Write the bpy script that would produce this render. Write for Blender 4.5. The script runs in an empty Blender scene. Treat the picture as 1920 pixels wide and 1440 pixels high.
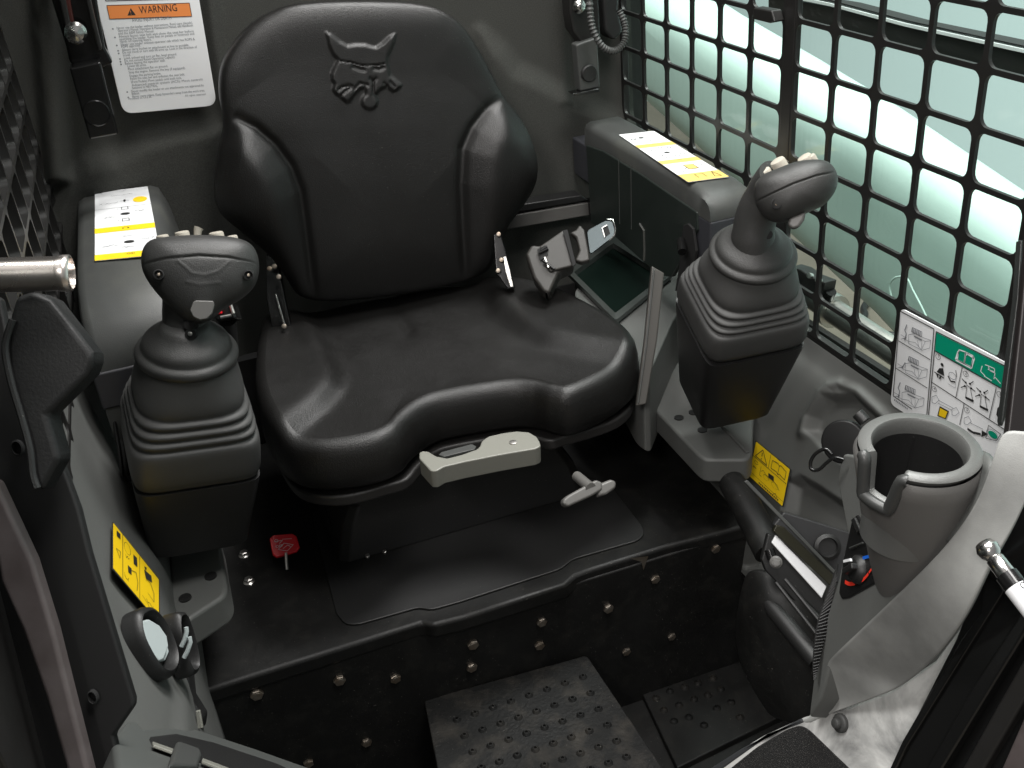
import bpy, bmesh, math, random
import numpy as np
from mathutils import Vector, Matrix
random.seed(7)
S = bpy.context.scene
COL = S.collection

# ---------------------------------------------------------------- camera
YAW, PIT, ROL, FPX = 0.30460005, 0.51899416, -0.09737617, 1935.1
Fw = np.array([math.sin(YAW)*math.cos(PIT), math.cos(YAW)*math.cos(PIT), -math.sin(PIT)])
_r0 = np.array([math.cos(YAW), -math.sin(YAW), 0.0]); _u0 = np.cross(_r0, Fw)
Rt = math.cos(ROL)*_r0+math.sin(ROL)*_u0
Up = -math.sin(ROL)*_r0+math.cos(ROL)*_u0
cam = bpy.data.cameras.new('camera'); camo = bpy.data.objects.new('camera', cam); COL.objects.link(camo)
cam.sensor_width = 36; cam.lens = FPX/1920*36; cam.clip_start = 0.02; cam.clip_end = 500
camo.matrix_world = Matrix(((Rt[0], Up[0], -Fw[0], 0), (Rt[1], Up[1], -Fw[1], 0), (Rt[2], Up[2], -Fw[2], 0), (0, 0, 0, 1)))
S.camera = camo
# ---------------------------------------------------------------- light
w = bpy.data.worlds.new('World'); S.world = w; w.use_nodes = True
bg = w.node_tree.nodes['Background']; bg.inputs[0].default_value = (.61, .61, .605, 1); bg.inputs[1].default_value = .48
def area(name, loc, target, size, power, color=(1, 1, 1), sy=None):
    l = bpy.data.lights.new(name, 'AREA'); l.energy = power; l.size = size; l.color = color
    if sy: l.shape = 'RECTANGLE'; l.size_y = sy
    o = bpy.data.objects.new(name, l); COL.objects.link(o); o.location = loc
    o.rotation_euler = (Vector(target)-Vector(loc)).to_track_quat('-Z', 'Y').to_euler()
    return o
area('softbox_overhead', (.55, .25, 1.2), (.48, .65, -.8), .5, 20, (1, .98, .95))
area('softbox_over_seat', (.36, .80, .85), (.30, 1.25, -.5), .45, 5, (1, .98, .95))
area('skylight_high', (-2.6, 2.0, 7.0), (1.0, 1.4, -.6), 2.4, 480, (1, .985, .96))
area('softbox_front', (-.8, -.75, 1.0), (.35, .8, -.6), .42, 27, (1, .95, .92))
area('softbox_outside', (1.55, 1.6, 2.8), (1.15, 1.5, -.6), 1.0, 170, (1, .99, .97))
S.view_settings.view_transform = 'Standard'; S.view_settings.look = 'None'
S.view_settings.exposure = 0; S.view_settings.gamma = 1
S.render.resolution_x = 1024; S.render.resolution_y = 768
# ---------------------------------------------------------------- geometry from the measured picture
def ray(px, py): return (px-960)/FPX*Rt-(py-720)/FPX*Up+Fw
def at(px, py, **k):
    d = ray(px, py); (a, v), = k.items()
    return d*v if a == 'd' else d*(v/d['xyz'.index(a)])
def V(*a): return np.array(a, float)
def nrm(v): v = np.array(v, float); return v/np.linalg.norm(v)
class Plane:
    def __init__(s, p, n): s.p = V(*p); s.n = nrm(n)
    def __call__(s, px, py): d = ray(px, py); return d*((s.p@s.n)/(d@s.n))
    @staticmethod
    def three(a, b, c):
        n = np.cross(b-a, c-a); n = nrm(n)
        if n@a > 0: n = -n            # face the camera
        return Plane(a, n)
def proj(P):
    z = P@Fw
    return np.stack([960+FPX*(P@Rt)/z, 720-FPX*(P@Up)/z], -1)
def sdf(P, poly, closed=True):       # >0 inside (closed) ; unsigned distance when open
    poly = np.array(poly, float); n = len(poly)
    best = np.full(len(P), 1e9); ins = np.zeros(len(P), bool)
    for i in range(n if closed else n-1):
        a = poly[i]; b = poly[(i+1) % n]; e = b-a
        t = np.clip(((P-a)@e)/(e@e+1e-12), 0, 1)
        d = np.linalg.norm(P-a-t[:, None]*e, axis=1); best = np.minimum(best, d)
        if closed:
            c = ((a[1] > P[:, 1]) != (b[1] > P[:, 1]))
            with np.errstate(divide='ignore', invalid='ignore'):
                xi = a[0]+(P[:, 1]-a[1])*e[0]/(e[1] if e[1] else 1e-12)
            ins ^= c & (P[:, 0] < xi)
    return np.where(ins, best, -best) if closed else best
def sstep(x): x = np.clip(x, 0, 1); return x*x*(3-2*x)
def spline(pts, n=6, closed=True):
    P = np.array(pts, float); m = len(P); out = []
    for i in range(m if closed else m-1):
        p0 = P[(i-1) % m] if closed or i > 0 else P[0]; p1 = P[i]; p2 = P[(i+1) % m]
        p3 = P[(i+2) % m] if closed or i+2 < m else P[-1]
        for k in range(n):
            t = k/n
            out.append(.5*((2*p1)+(-p0+p2)*t+(2*p0-5*p1+4*p2-p3)*t*t+(-p0+3*p1-3*p2+p3)*t**3))
    if not closed: out.append(P[-1])
    return np.array(out)
def resample(P, n):                   # closed loop -> n evenly spaced
    P = np.array(P); Q = np.vstack([P, P[:1]]); L = np.r_[0, np.cumsum(np.linalg.norm(np.diff(Q, axis=0), axis=1))]
    t = np.linspace(0, L[-1], n, endpoint=False)
    return np.stack([np.interp(t, L, Q[:, i]) for i in range(P.shape[1])], -1)

BASE = {}
def pbase(parent): return BASE.get(parent.name, V(0, 0, 0)) if parent else V(0, 0, 0)
def thing(name, label, cat, base, group=None, kind=None):
    o = bpy.data.objects.new(name, None); COL.objects.link(o); o.empty_display_size = .02
    b = V(*base); o.location = b; BASE[o.name] = b
    o['label'] = label; o['category'] = cat
    if group: o['group'] = group
    if kind: o['kind'] = kind
    return o
def tag(o, label, cat=None, group=None, kind=None):
    if label: o['label'] = label
    if cat: o['category'] = cat
    if group: o['group'] = group
    if kind: o['kind'] = kind
    return o
class MB:
    def __init__(s): s.v = []; s.f = []
    def add(s, vs, fs):
        k = len(s.v); s.v += [tuple(map(float, p)) for p in vs]; s.f += [tuple(i+k for i in f) for f in fs]; return s
    def box(s, c, size, ax=None):
        ax = ax if ax is not None else np.eye(3); c = V(*c); h = np.array(size)/2
        vs = [c+ax[0]*h[0]*i+ax[1]*h[1]*j+ax[2]*h[2]*k for i in (-1, 1) for j in (-1, 1) for k in (-1, 1)]
        return s.add(vs, [(0, 1, 3, 2), (4, 6, 7, 5), (0, 4, 5, 1), (2, 3, 7, 6), (0, 2, 6, 4), (1, 5, 7, 3)])
    def prism(s, pts, vec):
        pts = [V(*p) for p in pts]; n = len(pts); vec = np.array(vec)
        return s.add(pts+[p+vec for p in pts], [tuple(range(n)), tuple(range(2*n-1, n-1, -1))]+[(i, i+n, (i+1) % n+n, (i+1) % n) for i in range(n)])
    def loft(s, rings, cap=True, closed=True):
        n = len(rings[0]); vs = [p for r in rings for p in r]; fs = []
        for i in range(len(rings)-1):
            for j in range(n if closed else n-1):
                a = i*n+j; b = i*n+(j+1) % n; fs.append((a, b, b+n, a+n))
        if cap and closed: fs += [tuple(range(n-1, -1, -1)), tuple(range((len(rings)-1)*n, len(rings)*n))]
        return s.add(vs, fs)
    def tube(s, path, r, n=12, cap=True):
        P = [V(*p) for p in path]; rings = []; up = None
        for i, p in enumerate(P):
            t = nrm(P[min(i+1, len(P)-1)]-P[max(i-1, 0)])
            if up is None: up = nrm(np.cross(t, V(.3, .5, .81)))
            up = nrm(up-(up@t)*t); b = np.cross(t, up)
            rr = r[i] if hasattr(r, '__len__') else r
            rings.append([p+rr*(math.cos(a)*up+math.sin(a)*b) for a in np.linspace(0, 2*math.pi, n, endpoint=False)])
        return s.loft(rings, cap)
    def lathe(s, o, ax, prof, n=32, cap=True, sx=1, xd=None):
        ax = nrm(ax); o = V(*o); x = nrm(np.cross(ax, V(.12, .9, .3))) if xd is None else nrm(xd-(xd@ax)*ax); y = np.cross(ax, x)
        return s.loft([[o+ax*h+r*(sx*math.cos(a)*x+math.sin(a)*y) for a in np.linspace(0, 2*math.pi, n, endpoint=False)] for r, h in prof], cap)
    def cyl(s, o, ax, r, h, n=24, bev=.15):
        b = min(r, h)*bev
        return s.lathe(o, ax, [(r, 0), (r, h-b), (r-b*.3, h-b*.3), (r-b, h)], n)
    def grid(s, G, wrap=False):
        a, b = len(G), len(G[0]); vs = [p for r in G for p in r]
        return s.add(vs, [(i*b+j, i*b+(j+1) % b, (i+1) * b+(j+1) % b, (i+1)*b+j) for i in range(a-1) for j in range(b if wrap else b-1)])
    def build(s, name, mat, parent=None, bevel=0, seg=3, smooth=True, sub=0, solid=0, sharp=40, sol_off=-1):
        me = bpy.data.meshes.new(name); b = pbase(parent)
        me.from_pydata([(x-b[0], y-b[1], z-b[2]) for x, y, z in s.v], [], s.f); me.update()
        bm = bmesh.new(); bm.from_mesh(me)
        bmesh.ops.remove_doubles(bm, verts=bm.verts, dist=1e-6)
        bmesh.ops.recalc_face_normals(bm, faces=bm.faces)
        for f in bm.faces: f.smooth = smooth
        if smooth and not bevel and not sub:
            for e in bm.edges:
                if len(e.link_faces) == 2 and e.calc_face_angle(0) > math.radians(sharp): e.smooth = False
        bm.to_mesh(me); bm.free()
        o = bpy.data.objects.new(name, me); COL.objects.link(o); me.materials.append(mat)
        if parent: o.parent = parent; BASE[o.name] = b
        if sub: m = o.modifiers.new('sub', 'SUBSURF'); m.levels = m.render_levels = sub
        if solid: m = o.modifiers.new('solid', 'SOLIDIFY'); m.thickness = solid; m.offset = sol_off
        if bevel:
            m = o.modifiers.new('bevel', 'BEVEL'); m.width = bevel; m.segments = seg; m.limit_method = 'ANGLE'; m.angle_limit = math.radians(30); m.harden_normals = True
        return o
def pplane(pl, pts): return [pl(*p) for p in pts]
def slab(name, mat, parent, pl, pts, th, bevel=.002, sp=0, lift=0, **k):
    """outline drawn on a plane, th thick away from the viewer side"""
    P = np.array(pplane(pl, pts)) + pl.n*lift
    if sp: P = spline(P, sp)
    return MB().prism(P, -pl.n*th).build(name, mat, parent, bevel=bevel, **k)
def rounded(pts, r, n=4):
    P = np.array(pts, float); out = []; m = len(P)
    for i in range(m):
        a, b, c = P[i-1], P[i], P[(i+1) % m]
        la, lc = np.linalg.norm(a-b), np.linalg.norm(c-b); rr = min(r, la*.45, lc*.45)
        p0 = b+(a-b)/la*rr; p1 = b+(c-b)/lc*rr
        for k in range(n+1):
            t = k/n; out.append((1-t)**2*p0+2*t*(1-t)*b+t*t*p1)
    return np.array(out)
# ---------------------------------------------------------------- materials
def mat(name, col, rough=.5, metal=0, noise=None, bump=None, spec=.5, coat=0, rvar=0, alpha=1, speck=0):
    m = bpy.data.materials.new(name); m.use_nodes = True; nt = m.node_tree; p = nt.nodes['Principled BSDF']
    p.inputs['Base Color'].default_value = (*col, 1); p.inputs['Roughness'].default_value = rough
    p.inputs['Metallic'].default_value = metal; p.inputs['Specular IOR Level'].default_value = spec
    p.inputs['Coat Weight'].default_value = coat; p.inputs['Coat Roughness'].default_value = .08
    L = nt.links.new
    tc = nt.nodes.new('ShaderNodeTexCoord')
    def N(scale, detail=4, rg=.6):
        n = nt.nodes.new('ShaderNodeTexNoise'); n.inputs['Scale'].default_value = scale; n.inputs['Detail'].default_value = detail; n.inputs['Roughness'].default_value = rg
        L(tc.outputs['Object'], n.inputs['Vector']); return n
    if noise:                                        # (scale, second colour, low, high)
        n = N(noise[0], 6); r = nt.nodes.new('ShaderNodeValToRGB')
        r.color_ramp.elements[0].position = noise[2]; r.color_ramp.elements[1].position = noise[3]
        r.color_ramp.elements[0].color = (*col, 1); r.color_ramp.elements[1].color = (*noise[1], 1)
        L(n.outputs['Fac'], r.inputs['Fac']); L(r.outputs['Color'], p.inputs['Base Color'])
    if speck:                                        # sparse pale dust grains
        n = N(520, 1, .5); r = nt.nodes.new('ShaderNodeValToRGB'); n2 = N(11, 3)
        r.color_ramp.elements[0].position = .745; r.color_ramp.elements[1].position = .79
        L(n.outputs['Fac'], r.inputs['Fac']); mm = nt.nodes.new('ShaderNodeMath'); mm.operation = 'MULTIPLY'
        L(r.outputs['Color'], mm.inputs[0]); L(n2.outputs['Fac'], mm.inputs[1])
        mx = nt.nodes.new('ShaderNodeMix'); mx.data_type = 'RGBA'; mx.inputs['B'].default_value = (.22*speck, .21*speck, .19*speck, 1)
        L(mm.outputs[0], mx.inputs['Factor'])
        bc = p.inputs['Base Color']
        if bc.is_linked: L(bc.links[0].from_socket, mx.inputs['A'])
        else: mx.inputs['A'].default_value = (*col, 1)
        L(mx.outputs['Result'], bc)
    if rvar:
        n = N(9, 6, .7); mr = nt.nodes.new('ShaderNodeMapRange'); mr.inputs['From Min'].default_value = .35; mr.inputs['From Max'].default_value = .7
        mr.inputs['To Min'].default_value = rough; mr.inputs['To Max'].default_value = min(1, rough+rvar); L(n.outputs['Fac'], mr.inputs['Value']); L(mr.outputs['Result'], p.inputs['Roughness'])
    if bump:                                         # (scale, strength, distance)
        n = N(bump[0], 3); b = nt.nodes.new('ShaderNodeBump'); b.inputs['Strength'].default_value = bump[1]; b.inputs['Distance'].default_value = bump[2]
        L(n.outputs['Fac'], b.inputs['Height']); L(b.outputs['Normal'], p.inputs['Normal'])
    return m
M = dict(
 leather=mat('black_vinyl', (.0075, .0072, .0068), .34, bump=(750, .55, .0009), rvar=.14, speck=.5, spec=.46),
 grip=mat('soft_touch_plastic', (.03, .03, .029), .45, bump=(900, .45, .0008)),
 rubber=mat('dark_grey_rubber', (.045, .045, .044), .55, bump=(300, .15, .0005)),
 arm=mat('charcoal_plastic', (.047, .049, .047), .5, bump=(900, .3, .0006), noise=(14, (.066, .068, .06), .5, .75)),
 grey=mat('grey_moulded_plastic', (.10, .103, .098), .5, bump=(1100, .3, .0006), rvar=.1),
 greyglare=mat('dusty_glare_grey_plastic', (.19, .193, .187), .45, speck=1, bump=(1100, .3, .0006), noise=(9, (.40, .405, .39), .35, .75)),  # pale tone carries dust plus glare painted into the sweep colour
 black=mat('matt_black_plastic', (.011, .011, .011), .48, speck=.6, bump=(700, .25, .0006)),
 box=mat('black_powder_coat', (.006, .006, .0057), .42, spec=.32, speck=1, noise=(45, (.013, .0125, .011), .5, .75), bump=(500, .2, .0005), rvar=.25),
 gloss=mat('gloss_black_paint', (.006, .006, .006), .14, rvar=.12, bump=(60, .06, .001)),
 glaregloss=mat('dusty_painted_glare_black', (.05, .052, .055), .2, noise=(6.5, (.66, .66, .64), .30, .55), rvar=.35),  # white noise paints glare into the dusty black sill colour
 frame=mat('black_frame_paint', (.012, .0115, .011), .35, rvar=.15),
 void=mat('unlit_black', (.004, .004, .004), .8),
 felt=mat('headliner_felt', (.044, .045, .041), .9, bump=(1300, .6, .0012), noise=(700, (.066, .067, .061), .4, .65), spec=.2),
 light=mat('light_grey_plastic', (.20, .20, .175), .42, bump=(800, .15, .0004)),
 lever=mat('mid_grey_plastic', (.10, .097, .092), .45),
 cream=mat('cream_plastic', (.42, .39, .33), .4),
 steel=mat('brushed_steel', (.62, .60, .57), .25, metal=1, rvar=.2),
 bolt=mat('zinc_bolt', (.40, .36, .31), .45, metal=1, noise=(90, (.30, .23, .17), .4, .7)),
 white=mat('white_label', (.78, .79, .80), .35, spec=.4),
 ink=mat('black_ink', (.02, .02, .02), .5), inkg=mat('grey_ink', (.22, .23, .25), .5),
 yellow=mat('yellow_label', (.78, .52, .01), .4), ywarm=mat('pale_yellow_ink', (.80, .58, .16), .4),
 orange=mat('orange_ink', (.80, .26, .07), .4), green=mat('green_ink', (0, .26, .15), .4),
 red=mat('red_plastic', (.72, .008, .018), .35), blue=mat('blue_ink', (.01, .12, .6), .4),
 redink=mat('red_ink', (.75, .04, .02), .4),
 paint=mat('pale_loader_paint', (.51, .675, .62), .5, spec=.4),
 concrete=mat('concrete', (.17, .15, .12), .85, noise=(3, (.24, .21, .17), .35, .7), bump=(30, .3, .01)),
 teal=mat('pale_teal_wall', (.56, .70, .70), .8),
 vent=mat('pale_grey_vane', (.40, .45, .45), .4),
 amber=mat('dark_amber', (.014, .008, .0012), .6, spec=.2),
 mauve=mat('worn_mauve_paint', (.055, .044, .043), .55, noise=(25, (.085, .072, .072), .4, .7)),
 grit=mat('grit_tape', (.008, .008, .008), .8, noise=(900, (.16, .15, .14), .55, .72), bump=(800, 1, .003)),
 tread=mat('worn_tread_steel', (.007, .0072, .007), .5, spec=.22, speck=1, noise=(26, (.028, .025, .021), .48, .72), bump=(200, .5, .002), rvar=.3),
 screen=mat('dark_green_glass', (.004, .009, .007), .35, spec=.15),
 chrome=mat('chrome', (.55, .54, .52), .2, metal=1),
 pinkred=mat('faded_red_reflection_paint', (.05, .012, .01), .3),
)
for n_ in M['glaregloss'].node_tree.nodes:
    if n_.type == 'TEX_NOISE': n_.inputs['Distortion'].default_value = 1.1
g = bpy.data.materials.new('tinted_window_glass'); g.use_nodes = True; nt = g.node_tree; nt.nodes.clear()
out = nt.nodes.new('ShaderNodeOutputMaterial'); tr = nt.nodes.new('ShaderNodeBsdfTransparent'); gl = nt.nodes.new('ShaderNodeBsdfGlossy'); mx = nt.nodes.new('ShaderNodeMixShader')
tr.inputs[0].default_value = (.93, .985, .965, 1); gl.inputs['Roughness'].default_value = .02; mx.inputs[0].default_value = .04
nt.links.new(tr.outputs[0], mx.inputs[1]); nt.links.new(gl.outputs[0], mx.inputs[2]); nt.links.new(mx.outputs[0], out.inputs[0]); M['glass'] = g
# ---------------------------------------------------------------- flat printed things
_T = {}
def textmesh(body):
    if body not in _T:
        c = bpy.data.curves.new('t', 'FONT'); c.body = body; c.size = 1; c.resolution_u = 2
        o = bpy.data.objects.new('t', c); COL.objects.link(o); bpy.context.view_layer.update()
        me = bpy.data.meshes.new_from_object(o.evaluated_get(bpy.context.evaluated_depsgraph_get()))
        vs = np.array([v.co[:2] for v in me.vertices]).reshape(-1, 2); fs = [tuple(p.vertices) for p in me.polygons]
        bpy.data.objects.remove(o); bpy.data.curves.remove(c); bpy.data.meshes.remove(me); _T[body] = (vs, fs)
    return _T[body]
class Quad:
    """label drawn on four corners: top-left, top-right, bottom-right, bottom-left; u right 0..1, v down 0..1"""
    def __init__(s, tl, tr, br, bl):
        s.c = [np.array(p, float) for p in (tl, tr, br, bl)]
        s.n = nrm(np.cross(s.c[3]-s.c[0], s.c[1]-s.c[0]))
        if s.n@s.c[0] > 0: s.n = -s.n
        s.w = np.linalg.norm(s.c[1]-s.c[0]); s.h = np.linalg.norm(s.c[3]-s.c[0])
    def m(s, u, v, h=.0004):
        a, b, c, d = s.c
        return a*(1-u)*(1-v)+b*u*(1-v)+c*u*v+d*(1-u)*v+s.n*h
    def poly(s, mb, uv, h=.0004): mb.add([s.m(u, v, h) for u, v in uv], [tuple(range(len(uv)))])
    def rect(s, mb, u0, v0, u1, v1, h=.0004): s.poly(mb, [(u0, v0), (u1, v0), (u1, v1), (u0, v1)], h)
    def line(s, mb, pts, wd=.0008, h=.0005, closed=False):
        pts = list(pts)+([pts[0]] if closed else [])
        for (a, b), (c, d) in zip(pts[:-1], pts[1:]):
            dx, dy = (c-a)*s.w, (d-b)*s.h; L = math.hypot(dx, dy) or 1e-9; nx, ny = -dy/L*wd/2/s.w, dx/L*wd/2/s.h
            s.poly(mb, [(a+nx, b+ny), (c+nx, d+ny), (c-nx, d-ny), (a-nx, b-ny)], h)
    def ell(s, mb, u, v, ru, rv, h=.0005, n=20): s.poly(mb, [(u+ru*math.cos(t), v+rv*math.sin(t)) for t in np.linspace(0, 6.2832, n, endpoint=False)], h)
    def ring(s, mb, u, v, ru, rv, wd=.0007, n=20, h=.0005): s.line(mb, [(u+ru*math.cos(t), v+rv*math.sin(t)) for t in np.linspace(0, 6.2832, n, endpoint=False)], wd, h, True)
    def text(s, mb, body, u, v, size, width=None, align='l', rot=0, h=.0006, maxw=None, squash=1.):
        vs, fs = textmesh(body)
        if not len(vs): return
        w0 = vs[:, 0].max(); sx = size*squash
        if width: sx = width*s.w/w0
        if maxw: sx = min(sx, maxw*s.w/w0)
        X = vs[:, 0]*sx; Y = vs[:, 1]*size
        if align == 'c': X = X-w0*sx/2
        c, d = math.cos(rot), math.sin(rot); X, Y = X*c-Y*d, X*d+Y*c
        mb.add([s.m(u+x/s.w, v-y/s.h, h) for x, y in zip(X, Y)], fs)
    def scribble(s, mb, u, v, ru, rv, n=7, wd=.0006, seed=0):
        wd = wd*1.25
        r = random.Random(seed); 
        for k in range(2):
            s.line(mb, [(u+ru*r.uniform(-1, 1) if 0 else u+ru*(-1+2*i/(n-1)), v+rv*r.uniform(-1, 1)) for i in range(n)], wd)
    def sheet(s, name, m, parent, r=.004, th=.0006):
        c = rounded([s.c[0], s.c[1], s.c[2], s.c[3]], r)
        return MB().prism(c, s.n*th).build(name, m, parent, smooth=False)
def relief(G, nrmv, feats):
    """push a grid of points along nrmv; feats: (polygon px, height, softness px, closed)"""
    P = np.array(G); sh = P.shape; F = P.reshape(-1, 3); q = proj(F); h = np.zeros(len(F)); hr = np.zeros(len(F)); wrap = np.linalg.norm(P[-1, 0]-P[-1, -1]) < 4*np.linalg.norm(P[-1, 0]-P[-1, 1])
    for ft in feats:
        poly, ht, soft = ft[:3]
        if len(ft) > 3 and ft[3] == 'line': h += ht*np.exp(-(sdf(q, poly, False)/soft)**2)
        elif len(ft) > 3 and ft[3] == 'rise': hr += ht*sstep(sdf(q, poly)/soft)**.8
        else: h += ht*sstep(.5+sdf(q, poly)/soft/2)
    if hr.any():                                     # round the crown of the bolsters
        H = hr.reshape(sh[:2])
        for _ in range(26):
            a = np.pad(H, ((1, 1), (0, 0)), 'edge'); a = (a[:-2]+2*H+a[2:])/4
            b = np.pad(a, ((0, 0), (1, 1)), 'wrap' if wrap else 'edge'); H = (b[:, :-2]+2*a+b[:, 2:])/4
        h += H.reshape(-1)
    return (F+np.outer(h, nrmv)).reshape(sh)
def pillow(name, m, parent, outline, n, front, back, p=2.4, rings=26, npt=96, feats=(), centre=None, q=1.0, build=True, flat=.0):
    """cushion-like solid from a planar outline"""
    O = resample(np.array(outline), npt); n = nrm(n); c = O.mean(0) if centre is None else centre
    ss = np.sin(np.linspace(0, 1, rings)*math.pi/2)
    fr = []
    for s_ in ss[1:]:
        hh = front*(1-s_**p)**(1/p*q)
        fr.append(c+(O-c)*s_+n*hh)
    A = np.array(fr)
    if len(feats):
        k = 1-ss[1:][:, None]**10
        B = relief(A, n, feats); A = A+(B-A)*k[:, :, None]
    rings_all = [list(r) for r in A]
    for s_ in ss[::-1][1:-1]:
        hh = -back*(1-s_**p)**(1/p*q); rings_all.append(list(c+(O-c)*s_+n*hh))
    mb = MB().loft(rings_all, cap=False)
    k = len(mb.v); N = npt; fc = A[0].mean(0)
    mb.v.append(tuple(fc)); mb.f += [(k, (j+1) % N, j) for j in range(N)]
    mb.v.append(tuple(np.array(rings_all[-1]).mean(0))); b0 = (len(rings_all)-1)*N
    mb.f += [(k+1, b0+j, b0+(j+1) % N) for j in range(N)]
    return mb.build(name, m, parent, sharp=60) if build else mb
def hexbolt(p, n, r, parent, m=None, name='bolt', flange=True):
    n = nrm(n); mb = MB(); x = nrm(np.cross(n, V(.3, .2, .9)))
    a0 = random.random(); y = np.cross(n, x)
    if flange: mb.lathe(p, n, [(r*1.35, 0), (r*1.35, r*.15), (r*1.0, r*.4)], 20)
    def hx(rr, h): return [V(*p)+n*h+rr*(math.cos(a0+k*math.pi/3)*x+math.sin(a0+k*math.pi/3)*y) for k in range(6)]
    mb.loft([hx(r, r*.2), hx(r, r*1.0), hx(r*.86, r*1.12)])
    mb.lathe(V(*p)+n*r*1.12, n, [(r*.62, 0), (r*.55, r*.05)], 12)
    return mb.build(name, m or M['bolt'], parent, sharp=25)
X_, Y_, Z_ = V(1, 0, 0), V(0, 1, 0), V(0, 0, 1)
PX = lambda x: Plane((x, 0, 0), (-1 if x > 0 else 1, 0, 0))
PY = lambda y: Plane((0, y, 0), (0, -1, 0))
PZ = lambda z: Plane((0, 0, z), (0, 0, 1))
def PD(d): return Plane(tuple(Fw*d), tuple(-Fw))

# ================================================================ outside
o = MB().grid([[V(x, y, -1.9) for x in (-30, 60)] for y in (-30, 60)]).build('ground', M['concrete']); tag(o, None, kind='structure')

def outside():
    o = MB().box((4.05, 2.0, .5), (.1, 24, 5.4), np.array([nrm(V(1, 0, -.35)), Y_, nrm(V(.35, 0, 1))])).build('backdrop_wall', M['teal']); tag(o, 'plain pale teal wall far outside beyond the lift arm', 'wall')
    t = thing('loader_lift_arm', 'broad pale green loader lift arm sloping down outside the right window screen', 'lift arm', (1.3, 1.4, -.7))
    pl = PX(1.15)
    A = [pl(*p) for p in ((1180, -80), (1350, 30), (1490, 113), (1640, 205), (1917, 397), (2100, 520))]
    B = [pl(*p) for p in ((1110, 25), (1254, 198), (1337, 270), (1490, 412), (1679, 584), (1850, 765))]
    rings = []
    for a, b in zip(A, B):
        w_ = b-a; L = np.linalg.norm(w_); d = w_/L
        ring = []
        for k in range(28):                      # rounded section: top crown broad, underside tight
            th = 2*math.pi*k/28
            c, s_ = math.cos(th), math.sin(th)
            e = .55 if c < 0 else .8
            cc = math.copysign(abs(c)**e, c); sc = math.copysign(abs(s_)**e, s_)
            ring.append(a+d*(L/2+L/2*cc)+X_*(.09*sc))
        rings.append(ring)
    MB().loft(rings).build('arm_body', M['paint'], t, sharp=80)
    # oval boss plate on the arm
    q = [PX(1.016)(*p) for p in ((1672, 560), (1668, 535), (1680, 520), (1700, 522), (1712, 545), (1735, 590), (1745, 625))]
    MB().tube(spline(q, 5, False), .0016, 8).build('weld_bead', M['paint'], t)
    q = [PX(1.0)(*p) for p in ((1725, 360), (1790, 425))]
    t2 = thing('cab_crossbar', 'black square steel bar with pale edge strip high behind the right window screen', 'steel bar', at(1700, 60, x=.95))
    pl = PX(.93)
    slab('bar', M['frame'], t2, pl, ((1440, -8), (1560, 14), (1700, 52), (1930, 102), (1930, 157), (1735, 106), (1560, 57), (1440, 30)), .05, bevel=.002)
    slab('edge_strip', M['white'], t2, pl, ((1440, -20), (1560, 5), (1700, 42), (1930, 92), (1930, 100), (1700, 49), (1560, 11), (1440, -13)), .012, bevel=.0005, lift=.004)
    slab('rubber_seal', M['black'], t2, pl, ((1440, -27), (1560, -1), (1700, 36), (1930, 86), (1930, 89), (1700, 39), (1560, 2), (1440, -23)), .012, bevel=.0005, lift=.003)
    t = thing('hydraulic_tubes', 'dark glossy pipes and a silver tube running outside the foot of the right screen', 'pipes', (.8, .85, -.68))
    pl = PX(.80)
    a = pl(1505, 545); b = pl(1760, 715)
    d = b-a; a = a-d*.9; b = b+d*.3
    MB().tube([a, b], .017, 20).build('silver_tube', M['steel'], t)
    c0 = a+(b-a)*.52
    MB().tube([c0-(b-a)*.012, c0+(b-a)*.012], .024, 20).build('tube_collar', M['steel'], t)
    MB().tube([c0+V(-.01, 0, .018), c0+V(-.01, -.008, .034)], .008, 14).build('banjo_bolt', M['gloss'], t)
    for k in range(5):
        q = PX(.765-.0*k)
        a = q(1440+2*k, 556+15*k); b = q(1685, 712+15*k)
        d = b-a; MB().box((a+b)/2+V(.005*k, 0, 0), (.010, np.linalg.norm(d)*1.6, .007 if k % 2 else .0045), np.array([X_, nrm(d), nrm(np.cross(X_, nrm(d)))])).build('rail', M['gloss'] if k % 2 else M['frame'], t, bevel=.001)
    t = thing('hose_bracket', 'small black hose bracket with bright fittings outside the screen behind the right joystick', 'bracket', at(1520, 530, x=.80))
    pl = PX(.78)
    slab('clamp_plate', M['frame'], t, pl, ((1480, 500), (1500, 506), (1520, 520), (1546, 530), (1538, 572), (1500, 550), (1478, 530)), .02)
    for p in ((1526, 519), (1542, 527)): MB().cyl(pl(*p)+V(-.004, 0, .002), V(-1, -.3, .5), .004, .006, 10).build('fitting', M['steel'], t)
    MB().tube([pl(1440, 478), pl(1485, 507)], .004, 8).build('hose', M['gloss'], t)
    # cord lying on the concrete
    q = [PZ(-1.88)(*p) for p in ((1627, 565), (1619, 578), (1622, 590), (1616, 602), (1625, 612), (1636, 618), (1650, 622), (1664, 627), (1685, 630), (1720, 640))]
    o = MB().tube(spline(q, 4, False), .013, 8).build('ground_cord', M['black']); tag(o, 'black wavy cord lying on the concrete outside the right screen', 'cord')
outside()

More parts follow.
